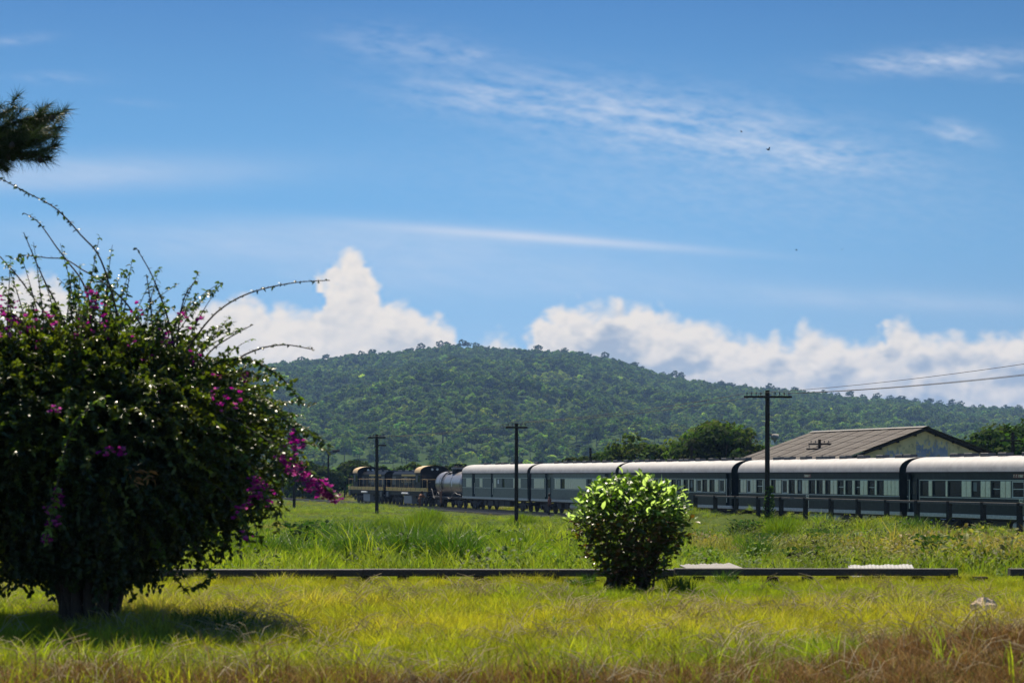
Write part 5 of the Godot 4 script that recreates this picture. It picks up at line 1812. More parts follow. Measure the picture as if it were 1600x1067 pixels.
func smooth_path(pts: Array, per := 5) -> Array:
	var c := Curve3D.new()
	for i in pts.size():
		var t: Vector3 = (pts[mini(i + 1, pts.size() - 1)] - pts[maxi(i - 1, 0)]) / 6.0
		c.add_point(pts[i], -t, t)
	var out := []
	var n := (pts.size() - 1) * per
	for i in n + 1:
		out.append(c.sample_baked(c.get_baked_length() * i / n, true))
	return out


func scatter_leaves(s: Shape, r: RandomNumberGenerator, path: Array, from: float, n: int, size: float, base: Color, droop := 0.0) -> void:
	for i in n:
		var f := lerpf(from, 1.0, r.randf()) * (path.size() - 1)
		var k := mini(int(f), path.size() - 2)
		var p: Vector3 = path[k].lerp(path[k + 1], f - k)
		s.color = base * r.randf_range(0.65, 1.4)
		var b := Basis.from_euler(Vector3(r.randfn() * 0.5, r.randf() * TAU, r.randf_range(-0.9, 0.7) - droop))
		s.leaf(Transform3D(b, p), size * r.randf_range(0.5, 1.2), size * r.randf_range(0.35, 0.7), 0.15, 0.2)
	s.color = Color.WHITE


func bract_cluster(s: Shape, r: RandomNumberGenerator, at: Vector3, spread: float, n: int) -> void:
	for i in n:
		var o := Vector3(r.randfn(), r.randfn(), r.randfn()) * spread * 0.55
		var tone := r.randf_range(0.7, 1.25)
		var pale := pow(r.randf(), 3.0) * 0.22
		s.color = Color(0.30 + pale, 0.010 + pale * 0.7, 0.23 + pale * 0.7) * tone
		for k in 3:
			s.leaf(Transform3D(Basis.from_euler(Vector3(r.randfn() * 0.6, k * TAU / 3 + r.randf(), r.randf_range(0.3, 1.2))), at + o), 0.036, 0.030, 0.2, 0.1)
	s.color = Color.WHITE


func build_bougainvillea() -> void:
	var r := RandomNumberGenerator.new()
	r.seed = 101
	var D := 20.7
	var foot := on_ground(-4.35, D)
	var o := thing("bougainvillea", "huge dark bougainvillea bush with magenta flowers and long arching shoots on the left", "bush", foot)
	var local := func(u: float, v: float, d: float) -> Vector3: return measured(u, v, d) - foot
	# several woody stems
	for k in 15:
		var a := k * TAU / 15.0 + r.randf() * 0.4
		var b := Vector3(cos(a) * r.randf_range(0.1, 0.27), -0.1, sin(a) * 0.2)
		var s := Shape.new()
		var e := Vector3(cos(a) * r.randf_range(0.5, 1.1), r.randf_range(1.5, 2.3), sin(a) * r.randf_range(0.4, 0.9))
		var path := smooth_path([b, b + Vector3(cos(a) * 0.08, 0.55, sin(a) * 0.08), e * 0.6 + Vector3(0, 0.3, 0), e], 4)
		var rad := []
		for i in path.size():
			rad.append(lerpf(r.randf_range(0.03, 0.075), 0.02, i / float(path.size() - 1)))
		s.tube(path, rad, 7)
		part("stem", s, M.bark, o)
	# sprigs of leaves that fill the drooping crown
	var kinds := []
	for k in 4:
		var s := Shape.new()
		var path := smooth_path([Vector3.ZERO, Vector3(0.16, 0.03, 0), Vector3(0.32, -0.02, 0.01), Vector3(0.44, -0.10, 0)], 2)
		s.color = Color(0.8, 0.6, 0.35)
		s.tube(path, [0.006, 0.006, 0.005, 0.005, 0.004, 0.003, 0.002], 3, false)
		for i in 30:
			var f := r.randf() * (path.size() - 1)
			var q := mini(int(f), path.size() - 2)
			var p: Vector3 = path[q].lerp(path[q + 1], f - q)
			s.color = Color(r.randf_range(0.8, 1.2), 1, 0.9) * r.randf_range(0.7, 1.35)
			s.leaf(Transform3D(Basis.from_euler(Vector3(r.randfn() * 0.45, r.randf() * TAU, r.randfn() * 0.5)), p), r.randf_range(0.036, 0.066), r.randf_range(0.026, 0.042), 0.18, 0.2)
		kinds.append(s.mesh())
	var where := [[], [], [], []]
	var tints := [[], [], [], []]
	var mid := Vector3(-0.05, 1.95, 0.0)
	var lobes := []
	for k in 16:
		var a := r.randf() * TAU
		lobes.append([Vector3(cos(a), r.randf_range(-0.3, 0.7), sin(a)).normalized(), r.randf_range(0.1, 0.42)])
	for i in 7800:
		var v := Vector3(r.randfn(), r.randfn(), r.randfn()).normalized()
		var reach := 0.72
		for l in lobes:
			reach += l[1] * exp(-pow(v.angle_to(l[0]) / 0.42, 2.0))
		var shell := 1.0 - 0.55 * pow(r.randf(), 1.25)
		if v.y > -0.2 and r.randf() < 0.16:
			shell = r.randf_range(1.0, 1.16)
		var rad := Vector3(1.62 if v.x > 0 else 2.05, 1.30 if v.y > 0 else 1.85, 1.6)
		var p := mid + v * rad * reach * shell
		# the right side hangs out farther low down; bare room round the stems at the bottom
		if p.y < 0.9:
			var hug := smoothstep(0.05, 0.9, p.y)
			if Vector2(p.x + 0.1, p.z * 1.1).length() > 0.75 + 1.2 * hug and r.randf() > 0.12:
				continue
		if (p.y < 0.86 and p.x < 0.22) or (p.y < 0.58 and (p.x > 1.05 or r.randf() < 0.45)):
			continue
		if p.y < 0.4:
			continue
		var out := (p - mid)
		var yaw := atan2(-out.z, out.x) + r.randfn() * 0.7
		var pitch := clampf(out.normalized().y * 0.9 - 0.25 + r.randfn() * 0.35, -1.5, 1.3)
		if p.y < 1.3:
			pitch -= 0.7
		var b := Basis(Vector3.UP, yaw) * Basis(Vector3(0, 0, 1), pitch) * Basis(Vector3(1, 0, 0), r.randfn() * 0.6)
		var k := r.randi() % 4
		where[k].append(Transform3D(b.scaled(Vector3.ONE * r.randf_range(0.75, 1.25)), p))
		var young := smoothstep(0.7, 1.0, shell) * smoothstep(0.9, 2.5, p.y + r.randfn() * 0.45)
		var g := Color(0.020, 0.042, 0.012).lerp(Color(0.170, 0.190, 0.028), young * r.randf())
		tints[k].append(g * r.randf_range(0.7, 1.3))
	for k in 4:
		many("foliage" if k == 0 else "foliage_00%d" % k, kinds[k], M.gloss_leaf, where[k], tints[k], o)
	# long arching shoots, each its own
	var shoots := [
		[[200, 560, 160, 414, 127, 369, 88, 327, 49, 305, 0, 279, -30, 262], 0.55, 20.2, 60],
		[[150, 520, 131, 447, 109, 414, 86, 384, 60, 348, 37, 333], 0.8, 20.4, 16],
		[[110, 540, 92, 485, 71, 444, 54, 406, 36, 363], 0.4, 20.3, 16],
		[[250, 560, 202, 481, 161, 442, 127, 421, 101, 405, 75, 403, 37, 399, 24, 404], 0.85, 20.5, 22],
		[[95, 520, 60, 477, 30, 436, 0, 402, -20, 380], 0.4, 20.6, 20],
		[[275, 560, 262, 500, 247, 455, 232, 421, 212, 387], 0.3, 20.3, 16],
		[[240, 560, 236, 500, 234, 470, 228, 429], 0.4, 20.5, 34],
		[[275, 550, 281, 489, 292, 455, 305, 438], 0.5, 20.4, 18],
		[[270, 590, 289, 552, 311, 519, 337, 489, 371, 466, 412, 451, 465, 441, 515, 438], 0.25, 20.2, 34],
		[[300, 600, 322, 556, 337, 541, 367, 522, 395, 507], 0.2, 20.5, 10],
		[[330, 600, 356, 571, 379, 556, 412, 543, 450, 539, 491, 547], 0.1, 20.3, 46],
		[[119, 560, 119, 507, 116, 455, 114, 425], 0.1, 20.5, 40],
		[[330, 570, 380, 560, 425, 580, 450, 602, 470, 630], 0.0, 19.9, 120],
		[[300, 620, 360, 610, 420, 640, 455, 665, 478, 697], 0.0, 19.7, 130],
		[[290, 640, 360, 655, 420, 690, 465, 722, 500, 752, 526, 780], 0.0, 19.6, 120],
		[[300, 700, 350, 690, 395, 735, 415, 775, 400, 800], 0.0, 19.6, 130],
		[[300, 740, 350, 770, 380, 820, 390, 850], 0.0, 19.7, 110],
		[[165, 620, 125, 650, 105, 690, 92, 740, 82, 790, 70, 850], 0.0, 18.9, 150],
		[[60, 560, 25, 500, 5, 480], 0.0, 20.2, 90], [[140, 560, 130, 500, 150, 455], 0.0, 20.4, 110], [[180, 560, 165, 500, 170, 470], 0.0, 20.5, 90],
		[[260, 800, 300, 850, 330, 900, 300, 920], 0.0, 19.9, 120], [[230, 820, 260, 880, 290, 925], 0.0, 19.7, 110], [[260, 780, 320, 830, 350, 850], 0.0, 20.0, 90],
	]
	for e in shoots:
		var pts := []
		var xy: Array = e[0]
		for i in range(0, xy.size(), 2):
			pts.append(local.call(xy[i], xy[i + 1], e[2] + 0.06 * i * (1 if e[2] > 20.3 else -0.3)))
		var path := smooth_path(pts, 5)
		var rad := []
		for i in path.size():
			rad.append(lerpf(0.0125, 0.0045, i / float(path.size() - 1)))
		var s := Shape.new()
		s.tube(path, rad, 5)
		for i in 14:   # thorns
			var f := r.randf() * (path.size() - 1)
			var p: Vector3 = path[int(f)]
			s.tube([p, p + Vector3(r.randfn() * 0.03, r.randf_range(0.0, 0.03), r.randfn() * 0.02)], [0.004, 0.001], 3, false)
		var sh := part("shoot", s, M.bark, o)
		var lf := Shape.new()
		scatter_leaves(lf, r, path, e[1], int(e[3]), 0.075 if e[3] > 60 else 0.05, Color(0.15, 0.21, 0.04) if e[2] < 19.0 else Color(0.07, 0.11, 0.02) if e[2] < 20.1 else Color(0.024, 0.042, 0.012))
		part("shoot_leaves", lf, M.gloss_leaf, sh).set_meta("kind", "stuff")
	# loose young twigs standing out of the top and the right side
	for i in 170:
		var a := r.randf_range(-0.25, PI + 0.25)
		var v := Vector3(cos(a), absf(sin(a)) * 1.0, r.randfn() * 0.5).normalized()
		var p := mid + v * Vector3(1.50 if v.x > 0 else 1.95, 1.25, 1.4)
		var dir := (v + Vector3(r.randfn() * 0.35, r.randf_range(-0.1, 0.5), r.randfn() * 0.3)).normalized()
		var L := r.randf_range(0.25, 0.95)
		var path := smooth_path([p, p + dir * L * 0.6, p + dir * L + Vector3(0, -0.06, 0)], 3)
		var s := Shape.new()
		s.tube(path, [0.007, 0.006, 0.006, 0.005, 0.004, 0.003, 0.002], 4, false)
		var tw0 := part("shoot", s, M.bark, o)
		var lf := Shape.new()
		scatter_leaves(lf, r, path, 0.1, r.randi_range(20, 52), 0.062, Color(0.08, 0.12, 0.022))
		part("shoot_leaves", lf, M.gloss_leaf, tw0).set_meta("kind", "stuff")
	# flowers
	var clusters := [
		[15, 475, 3, 22], [30, 500, 4, 26], [10, 520, 3, 20], [45, 520, 3, 16], [70, 495, 3, 18], [80, 510, 3, 20], [5, 490, 3, 16], [60, 540, 3, 12],
		[140, 460, 3, 26], [152, 478, 3, 20], [135, 505, 3, 18], [150, 525, 4, 22], [125, 515, 3, 14], [160, 500, 2, 12], [100, 570, 3, 14], [112, 555, 2, 8],
		[310, 500, 2, 9], [285, 500, 3, 12], [260, 525, 3, 10], [255, 545, 2, 8], [245, 610, 3, 12], [385, 595, 3, 16], [365, 625, 3, 10], [348, 638, 2, 7], [330, 622, 2, 8],
		[457, 690, 3, 26], [465, 703, 3, 20], [408, 768, 4, 40], [400, 758, 3, 22], [170, 706, 2, 14], [190, 708, 2, 14], [85, 640, 2, 6],
		[88, 785, 2, 22], [82, 800, 2, 24], [80, 820, 2, 20], [72, 842, 2, 16], [86, 770, 2, 14],
		[445, 727, 3, 22], [462, 738, 3, 26], [475, 748, 3, 30], [487, 756, 3, 36], [500, 764, 3, 42], [510, 769, 2.5, 34], [518, 775, 2, 22], [525, 781, 2, 14],
		[385, 840, 3, 8], [370, 800, 3, 8], [385, 790, 2, 6], [210, 480, 3, 10], [230, 560, 3, 10], [200, 540, 3, 12], [180, 585, 3, 10], [20, 560, 3, 10], [50, 590, 3, 8], [300, 560, 3, 10], [330, 590, 2, 8],
	]
	for c in clusters:
		var s := Shape.new()
		var d := 19.5 if c[1] > 620 else 20.0
		if c[0] < 200 and c[1] > 620:
			d = 18.85
		bract_cluster(s, r, local.call(c[0], c[1], d), 0.026 * c[2], int(c[3] * (0.55 if c[1] < 620 else 0.85)))
		part("flower_cluster", s, M.bract, o)
	# one dead tan twig caught on the front
	var tw := Shape.new()
	for i in 26:
		tw.color = Color(0.30, 0.16, 0.07) * r.randf_range(0.7, 1.3)
		var p: Vector3 = local.call(185 + r.randf() * 56, 746 + r.randfn() * 4 - (10 if i > 12 else 0), 18.95)
		tw.leaf(Transform3D(Basis.from_euler(Vector3(r.randfn(), r.randf_range(-0.5, 0.5), -0.5 + r.randfn() * 0.5)), p), 0.09, 0.025)
	part("dead_twig", tw, M.dry_grass, o)


# ---------- the clipped round shrub in the middle ----------
func build_shrub() -> void:
	var r := RandomNumberGenerator.new()
	r.seed = 64
	var foot := on_ground(1.62, 27.5)
	var o := thing("shrub", "rounded glossy green shrub with reddish stems standing on the lawn before the low beam", "shrub", foot)
	var ends := []
	for k in 26:
		var left := k % 2 == 0
		var b := Vector3(-0.24 if left else 0.20, -0.08, 0) + Vector3(r.randfn() * 0.07, 0, r.randfn() * 0.07)
		var a := r.randf() * TAU
		var e := Vector3(cos(a) * r.randf_range(0.25, 0.8), r.randf_range(0.85, 1.5), sin(a) * r.randf_range(0.2, 0.75))
		var s := Shape.new()
		var path := smooth_path([b, b.lerp(e, 0.35) + Vector3(0, 0.16, 0), e], 5)
		var rad := []
		for i in path.size():
			rad.append(lerpf(r.randf_range(0.012, 0.024), 0.006, i / float(path.size() - 1)))
		s.tube(path, rad, 6)
		part("stem", s, M.stem_brown, o)
		ends.append(path)
	var leaves := []
	for k in 8:
		var s := Shape.new()
		s.leaf(Transform3D.IDENTITY, 0.105 + 0.01 * (k % 4), 0.055 + 0.004 * (k % 3), 0.16, 0.12 + 0.04 * (k % 3))
		leaves.append(s.mesh())
	var tones := []
	for k in 6:
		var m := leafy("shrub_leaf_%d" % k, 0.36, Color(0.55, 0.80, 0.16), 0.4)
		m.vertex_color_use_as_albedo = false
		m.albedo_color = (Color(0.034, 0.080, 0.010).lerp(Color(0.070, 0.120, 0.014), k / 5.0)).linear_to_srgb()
		tones.append(m)
	var mass := Shape.new()
	var inner := Shape.new()
	var singles := 0
	for i in 4400:
		var v := Vector3(r.randfn(), r.randfn(), r.randfn()).normalized()
		var shell := 1.0 - 0.5 * pow(r.randf(), 1.5)
		var p := Vector3(0, 0.94, 0) + v * Vector3(0.83, 0.66 if v.y > 0 else 0.84, 0.8) * shell * r.randf_range(0.9, 1.08)
		var hgt := p.y
		# narrows to two stem bundles at the foot
		if hgt < 0.95:
			var w := lerpf(0.36, 0.86, smoothstep(0.05, 0.95, hgt)) * r.randf_range(0.85, 1.1)
			if absf(p.x) > w or absf(p.z) > w:
				continue
		var up := smoothstep(0.75, 1.35, hgt)
		var b := Basis.from_euler(Vector3(r.randfn() * 0.5, r.randf() * TAU, lerpf(0.1, 0.8, up) + r.randfn() * 0.4))
		var size := r.randf_range(0.7, 1.15)
		if up > 0.35 and shell > 0.88 and singles < 300 and p.z > -0.35:
			singles += 1
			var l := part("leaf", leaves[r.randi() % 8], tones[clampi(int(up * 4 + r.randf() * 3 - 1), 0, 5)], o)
			l.transform = Transform3D(b.scaled(Vector3.ONE * size), p)
			continue
		var s := mass
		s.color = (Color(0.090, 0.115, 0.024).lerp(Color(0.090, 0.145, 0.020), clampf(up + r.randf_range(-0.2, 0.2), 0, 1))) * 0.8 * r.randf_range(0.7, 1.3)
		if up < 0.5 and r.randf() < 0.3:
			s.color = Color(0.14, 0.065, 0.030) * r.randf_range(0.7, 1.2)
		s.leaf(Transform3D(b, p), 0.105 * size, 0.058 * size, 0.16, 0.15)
	# leaves along the stem bundles and a few stray tips
	for path in ends:
		scatter_leaves(mass, r, path, 0.10, 40, 0.085, Color(0.050, 0.046, 0.016))
	part("foliage", mass, M.shrub_leaf, o).set_meta("kind", "stuff")
	for k in 9:
		var a := r.randf() * TAU
		var b := Vector3(cos(a) * r.randf_range(0.2, 0.72), 1.35 + r.randf() * 0.12, sin(a) * 0.5)
		if absf(b.x) > 0.5:
			b.y -= 0.2
		var e := b + Vector3(cos(a) * 0.08, r.randf_range(0.12, 0.22), 0)
		var s := Shape.new()
		s.tube([b, e], [0.007, 0.004], 4)
		var tip := part("shoot", s, M.stem_brown, o)
		var lf := Shape.new()
		scatter_leaves(lf, r, [b, e], 0.2, 12, 0.10, Color(0.10, 0.17, 0.02))
		part("shoot_leaves", lf, M.shrub_leaf, tip).set_meta("kind", "stuff")


# ---------- the pine whose branch reaches in at the upper left ----------
func build_pine() -> void:
	var r := RandomNumberGenerator.new()
	r.seed = 12
	var d := 25.0
	var foot := on_ground(-9.6, d)
	var o := thing("pine_tree", "pine tree whose dark needled branch reaches in at the upper left", "tree", foot)
	var s := Shape.new()
	s.tube([Vector3(0, -0.3, 0), Vector3(0.05, 4, 0), Vector3(-0.05, 9.5, 0)], [0.26, 0.2, 0.09], 10)
	part("trunk", s, M.bark, o)
	var limbs := [
		[[-180, 275, -90, 262, -30, 250, 20, 240, 62, 236, 88, 225], 0.0], [[-60, 258, -20, 215, 20, 205, 60, 190, 80, 182], 0.0], [[-90, 262, -40, 190, 0, 178, 20, 168], 0.0],
		[[-60, 258, -10, 250, 8, 262], 0.2], [[-40, 250, 10, 225, 45, 214, 82, 210], -0.2], [[-80, 262, -30, 228, 5, 215], 0.4], [[-60, 230, 0, 200, 40, 186, 92, 176], 0.3], [[-60, 240, 0, 215, 50, 204, 94, 198], -0.4], [[-60, 262, -10, 240, 40, 240, 80, 246], 0.3], [[-40, 240, 0, 228, 30, 222, 60, 218], 0.5],
	]
	var needles := Shape.new()
	var puff := func(at: Vector3, dir: Vector3, n: int, len_: float) -> void:
		for i in n:
			var v := (dir * 0.75 + Vector3(r.randfn(), r.randfn(), r.randfn()) * 0.62).normalized()
			var L := len_ * r.randf_range(0.7, 1.1)
			var side := v.cross(Vector3(r.randfn(), r.randfn(), r.randfn())).normalized() * 0.0034
			var b := at - dir * r.randf() * 0.16
			var e := b + v * L - Vector3(0, 0.03, 0)
			needles.color = Color(0.030, 0.048, 0.014).lerp(Color(0.08, 0.095, 0.02), r.randf() * r.randf()) * r.randf_range(0.7, 1.3)
			needles.tri(b - side, b + side, e)
	for l in limbs:
		var pts := []
		var xy: Array = l[0]
		for i in range(0, xy.size(), 2):
			pts.append(measured(xy[i], xy[i + 1], d - l[1] * (i / float(xy.size()))) - foot)
		var path := smooth_path(pts, 4)
		var rad := []
		for i in path.size():
			rad.append(lerpf(0.03, 0.01, i / float(path.size() - 1)))
		var lm := Shape.new()
		lm.tube(path, rad, 6)
		var limb := part("branch", lm, M.bark, o)
		for k in 4:
			var c := Shape.new()
			var p: Vector3 = path[r.randi_range(2, path.size() - 2)] + Vector3(r.randfn() * 0.05, -0.05, r.randfn() * 0.05)
			c.lathe([Vector2(-0.045, 0.0), Vector2(-0.03, 0.028), Vector2(0.01, 0.032), Vector2(0.05, 0.0)], Transform3D(Basis(Vector3(0, 0, 1), PI / 2), p), 8)
			part("cone", c, M.bark, limb)
		for i in range(2, path.size()):
			var dir: Vector3 = (path[i] - path[i - 1]).normalized()
			puff.call(path[i], (dir + Vector3(0, 0.5, 0)).normalized(), 110, 0.2)
			if i % 2 == 0 or i == path.size() - 1:
				puff.call(path[i] + Vector3(r.randfn() * 0.08, 0.08 + r.randf() * 0.08, r.randfn() * 0.12), (dir + Vector3(r.randfn() * 0.3, 0.7, r.randfn() * 0.4)).normalized(), 110, 0.2)
	# the rest of the crown, out of the picture to the left
	for k in 26:
		var a := r.randf() * TAU
		var h := r.randf_range(4.6, 9.0)
		var reach := (10.0 - h) * r.randf_range(0.25, 0.4)
		var e := Vector3(cos(a) * reach - 0.4, h + 0.3, sin(a) * reach)
		if foot.x + e.x > -8.2:
			e.x = -8.2 - foot.x - 0.3
		var lm := Shape.new()
		lm.tube([Vector3(0, h - 0.3, 0), e], [0.04, 0.015], 5)
		part("branch", lm, M.bark, o)
		for i in 3:
			puff.call(e + Vector3(r.randfn() * 0.25, r.randfn() * 0.2, r.randfn() * 0.25), Vector3(cos(a), 0.5, sin(a)).normalized(), 90, 0.22)
	part("needles", needles, M.needle, o).set_meta("kind", "stuff")


# ---------- people: one continuous skin meshed from a smooth field of tapered limbs ----------
class Body:
	var bones := []   # [a, b, ra, rb]
	var flat := {}

	func limb(a: Vector3, b: Vector3, ra: float, rb: float) -> void:
		bones.append([a, b, ra, rb])

	func at(p: Vector3, blend: float) -> float:
		var d := 1e3
		for k in bones:
			var ab: Vector3 = k[1] - k[0]
			var ap: Vector3 = p - k[0]
			var h := clampf(ap.dot(ab) / maxf(ab.length_squared(), 1e-9), 0.0, 1.0)
			var e := (ap - ab * h).length() - lerpf(k[2], k[3], h)
			if blend <= 0.0:
				d = minf(d, e)
			else:
				var m := maxf(blend - absf(d - e), 0.0) / blend
				d = minf(d, e) - m * m * blend * 0.25
		return d

	func skin(s: Shape, cell: float, blend: float, tone: Callable) -> void:
		var val := {}
		var near := {}
		for k in bones:
			var n := int(ceil((k[1] - k[0]).length() / cell)) + 1
			for i in n + 1:
				var c: Vector3 = k[0].lerp(k[1], i / float(n)) / cell
				var q := int(ceil(maxf(k[2], k[3]) / cell)) + 2
				for x in range(-q, q + 1):
					for y in range(-q, q + 1):
						for z in range(-q, q + 1):
							near[Vector3i(c.round()) + Vector3i(x, y, z)] = true
		var f := func(i: Vector3i) -> float:
			if not val.has(i):
				val[i] = at(Vector3(i) * cell, blend)
			return val[i]
		var vert := {}
		for c in near:
			var sum := Vector3.ZERO
			var n := 0
			var v := []
			for i in 8:
				v.append(f.call(c + Vector3i(i & 1, (i >> 1) & 1, (i >> 2) & 1)))
			for i in 8:
				for b in [1, 2, 4]:
					if i & b:
						continue
					var j: int = i | b
					if (v[i] < 0) != (v[j] < 0):
						var t: float = v[i] / (v[i] - v[j])
						sum += Vector3(i & 1, (i >> 1) & 1, (i >> 2) & 1).lerp(Vector3(j & 1, (j >> 1) & 1, (j >> 2) & 1), t)
						n += 1
			if n:
				vert[c] = (Vector3(c) + sum / n) * cell
		var norm := {}
		for c in vert:
			var p: Vector3 = vert[c]
			var e := cell * 0.5
			norm[c] = Vector3(at(p + Vector3(e, 0, 0), blend) - at(p - Vector3(e, 0, 0), blend), at(p + Vector3(0, e, 0), blend) - at(p - Vector3(0, e, 0), blend), at(p + Vector3(0, 0, e), blend) - at(p - Vector3(0, 0, e), blend)).normalized()
		var dirs := [[Vector3i(1, 0, 0), Vector3i(0, 1, 0), Vector3i(0, 0, 1)], [Vector3i(0, 1, 0), Vector3i(0, 0, 1), Vector3i(1, 0, 0)], [Vector3i(0, 0, 1), Vector3i(1, 0, 0), Vector3i(0, 1, 0)]]
		for c in vert:
			for d in dirs:
				var a: float = f.call(c)
				var b: float = f.call(c + d[0])
				if (a < 0) == (b < 0):
					continue
				var ks := [c, c - d[1], c - d[1] - d[2], c - d[2]]
				if not ks.all(func(k): return vert.has(k)):
					continue
				if a > 0:
					ks.reverse()
				s.color = tone.call(vert[c])
				s.quad_n(vert[ks[0]], vert[ks[1]], vert[ks[2]], vert[ks[3]], norm[ks[0]], norm[ks[1]], norm[ks[2]], norm[ks[3]])


func person(label: String, at: Vector3, turn: float, pose: Dictionary, shirt: Color, trousers: Color) -> void:
	var o := thing("person", label, "person", at, turn)
	var skin_tone := Color(0.055, 0.030, 0.018)
	var lean: float = pose.lean          # forward bend of the back
	var hip := Vector3(0, 0.92, 0)
	var up := Vector3(0, cos(lean), sin(lean))
	var chest := hip + up * 0.34
	var neck := hip + up * 0.56
	var head := neck + Vector3(0, cos(lean * 0.6), sin(lean * 0.6)) * 0.19
	var b := Body.new()
	b.limb(hip + Vector3(-0.07, 0, 0), hip + Vector3(0.07, 0, 0), 0.115, 0.115)
	b.limb(hip, chest, 0.125, 0.14)
	b.limb(chest + Vector3(-0.08, 0.02, 0), chest + Vector3(0.08, 0.02, 0), 0.13, 0.13)
	b.limb(neck + Vector3(-0.16, -0.04, 0), neck + Vector3(0.16, -0.04, 0), 0.065, 0.065)
	b.limb(neck - up * 0.03, head - up * 0.05, 0.055, 0.05)
	var hands := []
	for k in 2:
		var sx := -1.0 if k == 0 else 1.0
		var foot: Vector3 = pose.feet[k]
		var knee: Vector3 = (hip + foot) / 2.0 + Vector3(sx * 0.03, 0.03, 0.06)
		var j := hip + Vector3(sx * 0.09, -0.03, 0)
		b.limb(j, knee, 0.088, 0.06)
		b.limb(knee, foot + Vector3(0, 0.09, 0), 0.058, 0.042)
		b.limb(foot + Vector3(0, 0.045, -0.05), foot + Vector3(sx * 0.02, 0.035, 0.16), 0.045, 0.036)
		var sh := neck + Vector3(sx * 0.19, -0.05, 0)
		var el: Vector3 = neck + pose.elbow[k]
		var wr: Vector3 = neck + pose.wrist[k]
		b.limb(sh, el, 0.052, 0.042)
		b.limb(el, wr, 0.040, 0.028)
		hands.append([wr, (wr - el).normalized(), sx])
	var s := Shape.new()
	b.skin(s, 0.020, 0.05, func(p: Vector3) -> Color:
		var along := (p - hip).dot(up)
		if along > 0.57:
			return skin_tone
		for k in 2:
			if p.distance_to(neck + pose.wrist[k]) < 0.13:
				return skin_tone
		if p.y < 0.10:
			return Color(0.02, 0.018, 0.016)
		return shirt if along > 0.0 else trousers)
	# head with face, ears, on a finer grid
	var h := Body.new()
	var fwd := Vector3(0, -sin(lean * 0.6), cos(lean * 0.6))
	var hup := Vector3(0, cos(lean * 0.6), sin(lean * 0.6))
	h.limb(head + hup * 0.03 - fwd * 0.015, head + hup * 0.02 + fwd * 0.01, 0.092, 0.085)
	h.limb(head - hup * 0.05 + fwd * 0.02, head - hup * 0.07 + fwd * 0.05, 0.06, 0.045)
	h.limb(head + hup * 0.0 + fwd * 0.09, head - hup * 0.03 + fwd * 0.108, 0.010, 0.016)
	h.limb(head - hup * 0.065 + fwd * 0.085 - Vector3(0.02, 0, 0), head - hup * 0.065 + fwd * 0.085 + Vector3(0.02, 0, 0), 0.012, 0.012)
	for sx in [-1.0, 1.0]:
		h.limb(head + Vector3(sx * 0.085, 0, 0) + hup * 0.02, head + Vector3(sx * 0.088, 0, 0) - hup * 0.02, 0.016, 0.012)
	h.skin(s, 0.010, 0.02, func(p: Vector3) -> Color: return skin_tone)
	# hands: palm, four unequal bent fingers and a thumb
	for e in hands:
		var hd := Body.new()
		var w: Vector3 = e[0]
		var dir: Vector3 = e[1]
		var across := Vector3(0, 0, 1) if absf(dir.z) < 0.7 else Vector3(0, 1, 0)
		across = (across - dir * across.dot(dir)).normalized()
		var inward := Vector3(-e[2], 0, 0)
		hd.limb(w, w + dir * 0.04, 0.028, 0.030)
		for q in 4:
			var off := (q - 1.5) * 0.019
			var k0 := w + dir * 0.08 + across * off
			hd.limb(w + dir * 0.03 + across * off * 0.8, k0, 0.014, 0.011)
			var L: float = [0.066, 0.078, 0.073, 0.056][q]
			var mid := k0 + (dir * 0.9 + inward * 0.35).normalized() * L * 0.5
			hd.limb(k0, mid, 0.0095, 0.0088)
			hd.limb(mid, mid + (dir * 0.65 + inward * 0.75).normalized() * L * 0.5, 0.0088, 0.0078)
		var tb := w + dir * 0.025 - across * 0.025
		hd.limb(tb, tb + (dir * 0.6 - across * 0.7 + inward * 0.3).normalized() * 0.045, 0.012, 0.010)
		hd.limb(tb + (dir * 0.6 - across * 0.7 + inward * 0.3).normalized() * 0.045, tb + (dir * 0.6 - across * 0.7 + inward * 0.3).normalized() * 0.045 + (dir + inward * 0.4).normalized() * 0.03, 0.010, 0.008)
		hd.skin(s, 0.006, 0.008, func(p: Vector3) -> Color: return skin_tone)
	part("body", s, M.cloth, o)
	var hair := Shape.new()
	for k in 2:
		hair.lathe([Vector2(0.02, 0.097), Vector2(0.06, 0.088), Vector2(0.09, 0.06), Vector2(0.108, 0.0)], Transform3D(Basis(hup, hup.cross(Vector3(1, 0, 0)) * -1.0, Vector3(1, 0, 0)), head + hup * (0.012 + 0.002 * k) - fwd * 0.012), 14)
	part("hair", hair, M.loco_black, o)


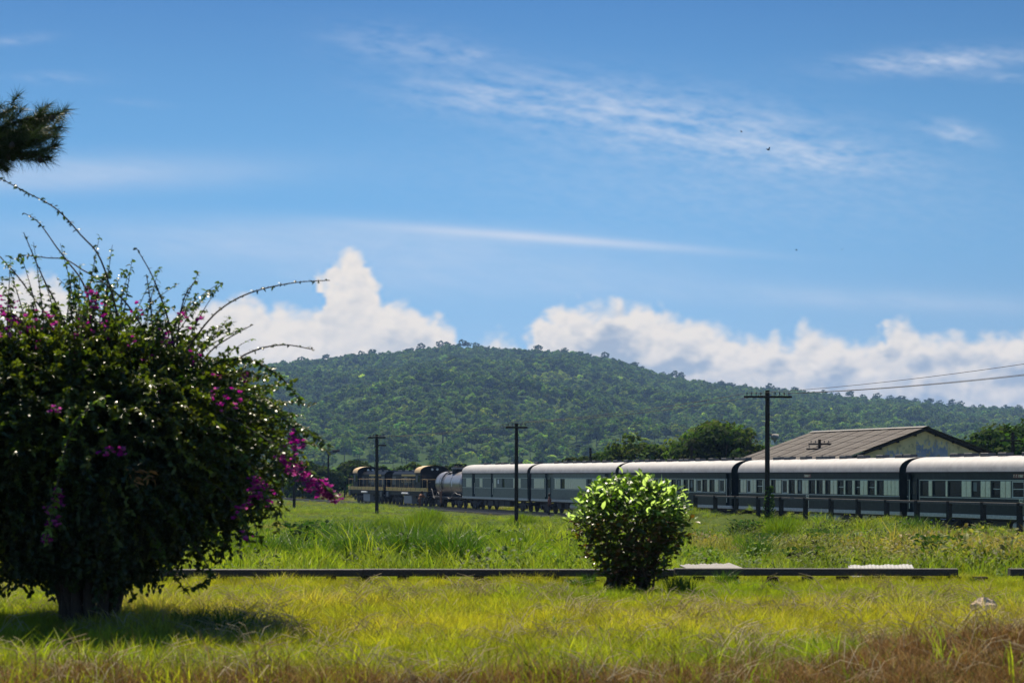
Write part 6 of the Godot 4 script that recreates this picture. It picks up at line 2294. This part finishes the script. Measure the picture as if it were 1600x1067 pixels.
func build_people() -> void:
	var m := paint("cloth", Color.WHITE, 0.9)
	m.vertex_color_use_as_albedo = true
	var p := spot(64.5, 0.55, 0.0)
	p.y = -1.58
	person("person in a brown-red shirt and dark trousers standing by the coach door, seen from behind", p, PI + TURN + PI / 2 + 1.2, {
		"lean": 0.05, "feet": [Vector3(-0.11, 0, 0.0), Vector3(0.12, 0, 0.04)],
		"elbow": [Vector3(-0.27, -0.30, -0.02), Vector3(0.27, -0.30, -0.02)], "wrist": [Vector3(-0.25, -0.54, 0.08), Vector3(0.26, -0.54, 0.06)]}, Color(0.15, 0.055, 0.040), Color(0.022, 0.022, 0.026))
	var q := spot(101.9, 0.6, 0.0)
	q.y = -1.60
	person("person in rust-brown work clothes leaning towards the tank wagon's coupling", q, TURN + PI + 0.5, {
		"lean": 0.5, "feet": [Vector3(-0.12, 0, -0.14), Vector3(0.12, 0, 0.12)],
		"elbow": [Vector3(-0.24, -0.24, 0.12), Vector3(0.24, -0.22, 0.14)], "wrist": [Vector3(-0.2, -0.34, 0.34), Vector3(0.2, -0.28, 0.36)]}, Color(0.17, 0.070, 0.030), Color(0.10, 0.045, 0.025))


# ---------- stone, birds ----------
func build_small_things() -> void:
	var r := RandomNumberGenerator.new()
	r.seed = 9
	var f := FastNoiseLite.new()
	f.seed = 3
	f.frequency = 1.6
	for e in [[5.25, 22.4, 0.16, 0.16, "pale tan rock half sunk in the grass at right"], [5.44, 22.3, 0.08, 0.07, "small pale stone right beside the tan rock"]]:
		var s := Shape.new()
		var rings := []
		for j in 11:
			var ring := []
			for i in 18:
				var a := TAU * i / 18.0
				var b := PI * j / 10.0
				var v := Vector3(sin(b) * cos(a), cos(b), sin(b) * sin(a))
				var k := 1.0 + 0.35 * f.get_noise_3dv(v * 1.2 + Vector3(e[0], 0, 0)) + 0.15 * absf(f.get_noise_3dv(v * 3.5))
				ring.append(Vector3(v.x * e[2], v.y * e[3] * (1.0 if v.y > 0 else 0.6), v.z * e[2] * 0.8) * k)
			rings.append(ring)
		for j in 10:
			for i in 18:
				var l := (i + 1) % 18
				s.quad(rings[j][l], rings[j][i], rings[j + 1][i], rings[j + 1][l])
		var m := part("rock", s, M.stone, self, on_ground(e[0], e[1]) + Vector3(0, e[3] * 0.5, 0))
		tag(m, e[4], "rock")
	for e in [[1201, 234, 150.0, 0.5, "lone dark bird in the streaky cloud, larger and lower of the upper two"], [1159, 206, 190.0, -0.3, "tiny dark bird in the streaky cloud, above and left of the other"], [1245, 391, 220.0, 0.2, "tiny bird low in the clear sky, left of a pair"], [1316, 390, 230.0, 1.0, "tiny bird low in the clear sky, right of a pair"]]:
		var p := measured(e[0], e[1], e[2])
		var o := thing("bird", e[4], "bird", p, e[3], "birds flying high over the train")
		var s := Shape.new()
		s.lathe([Vector2(-0.11, 0.0), Vector2(-0.06, 0.025), Vector2(0.0, 0.032), Vector2(0.06, 0.022), Vector2(0.085, 0.02), Vector2(0.12, 0.0)], Transform3D.IDENTITY, 8)
		part("body", s, M.loco_black, o)
		for k in [-1.0, 1.0]:
			var w := Shape.new()
			w.quad(Vector3(0.04, 0.0, k * 0.02), Vector3(-0.04, 0.0, k * 0.02), Vector3(-0.06, 0.09, k * 0.13), Vector3(0.03, 0.09, k * 0.13))
			w.tri(Vector3(0.03, 0.09, k * 0.13), Vector3(-0.06, 0.09, k * 0.13), Vector3(-0.12, 0.12, k * 0.27))
			part("wing", w, M.loco_black, o)
		var t := Shape.new()
		t.tri(Vector3(-0.08, 0, 0), Vector3(-0.20, 0.005, -0.035), Vector3(-0.20, 0.005, 0.035))
		part("tail", t, M.loco_black, o)
		o.scale = Vector3.ONE * (1.35 if e[2] < 160 else 1.0)
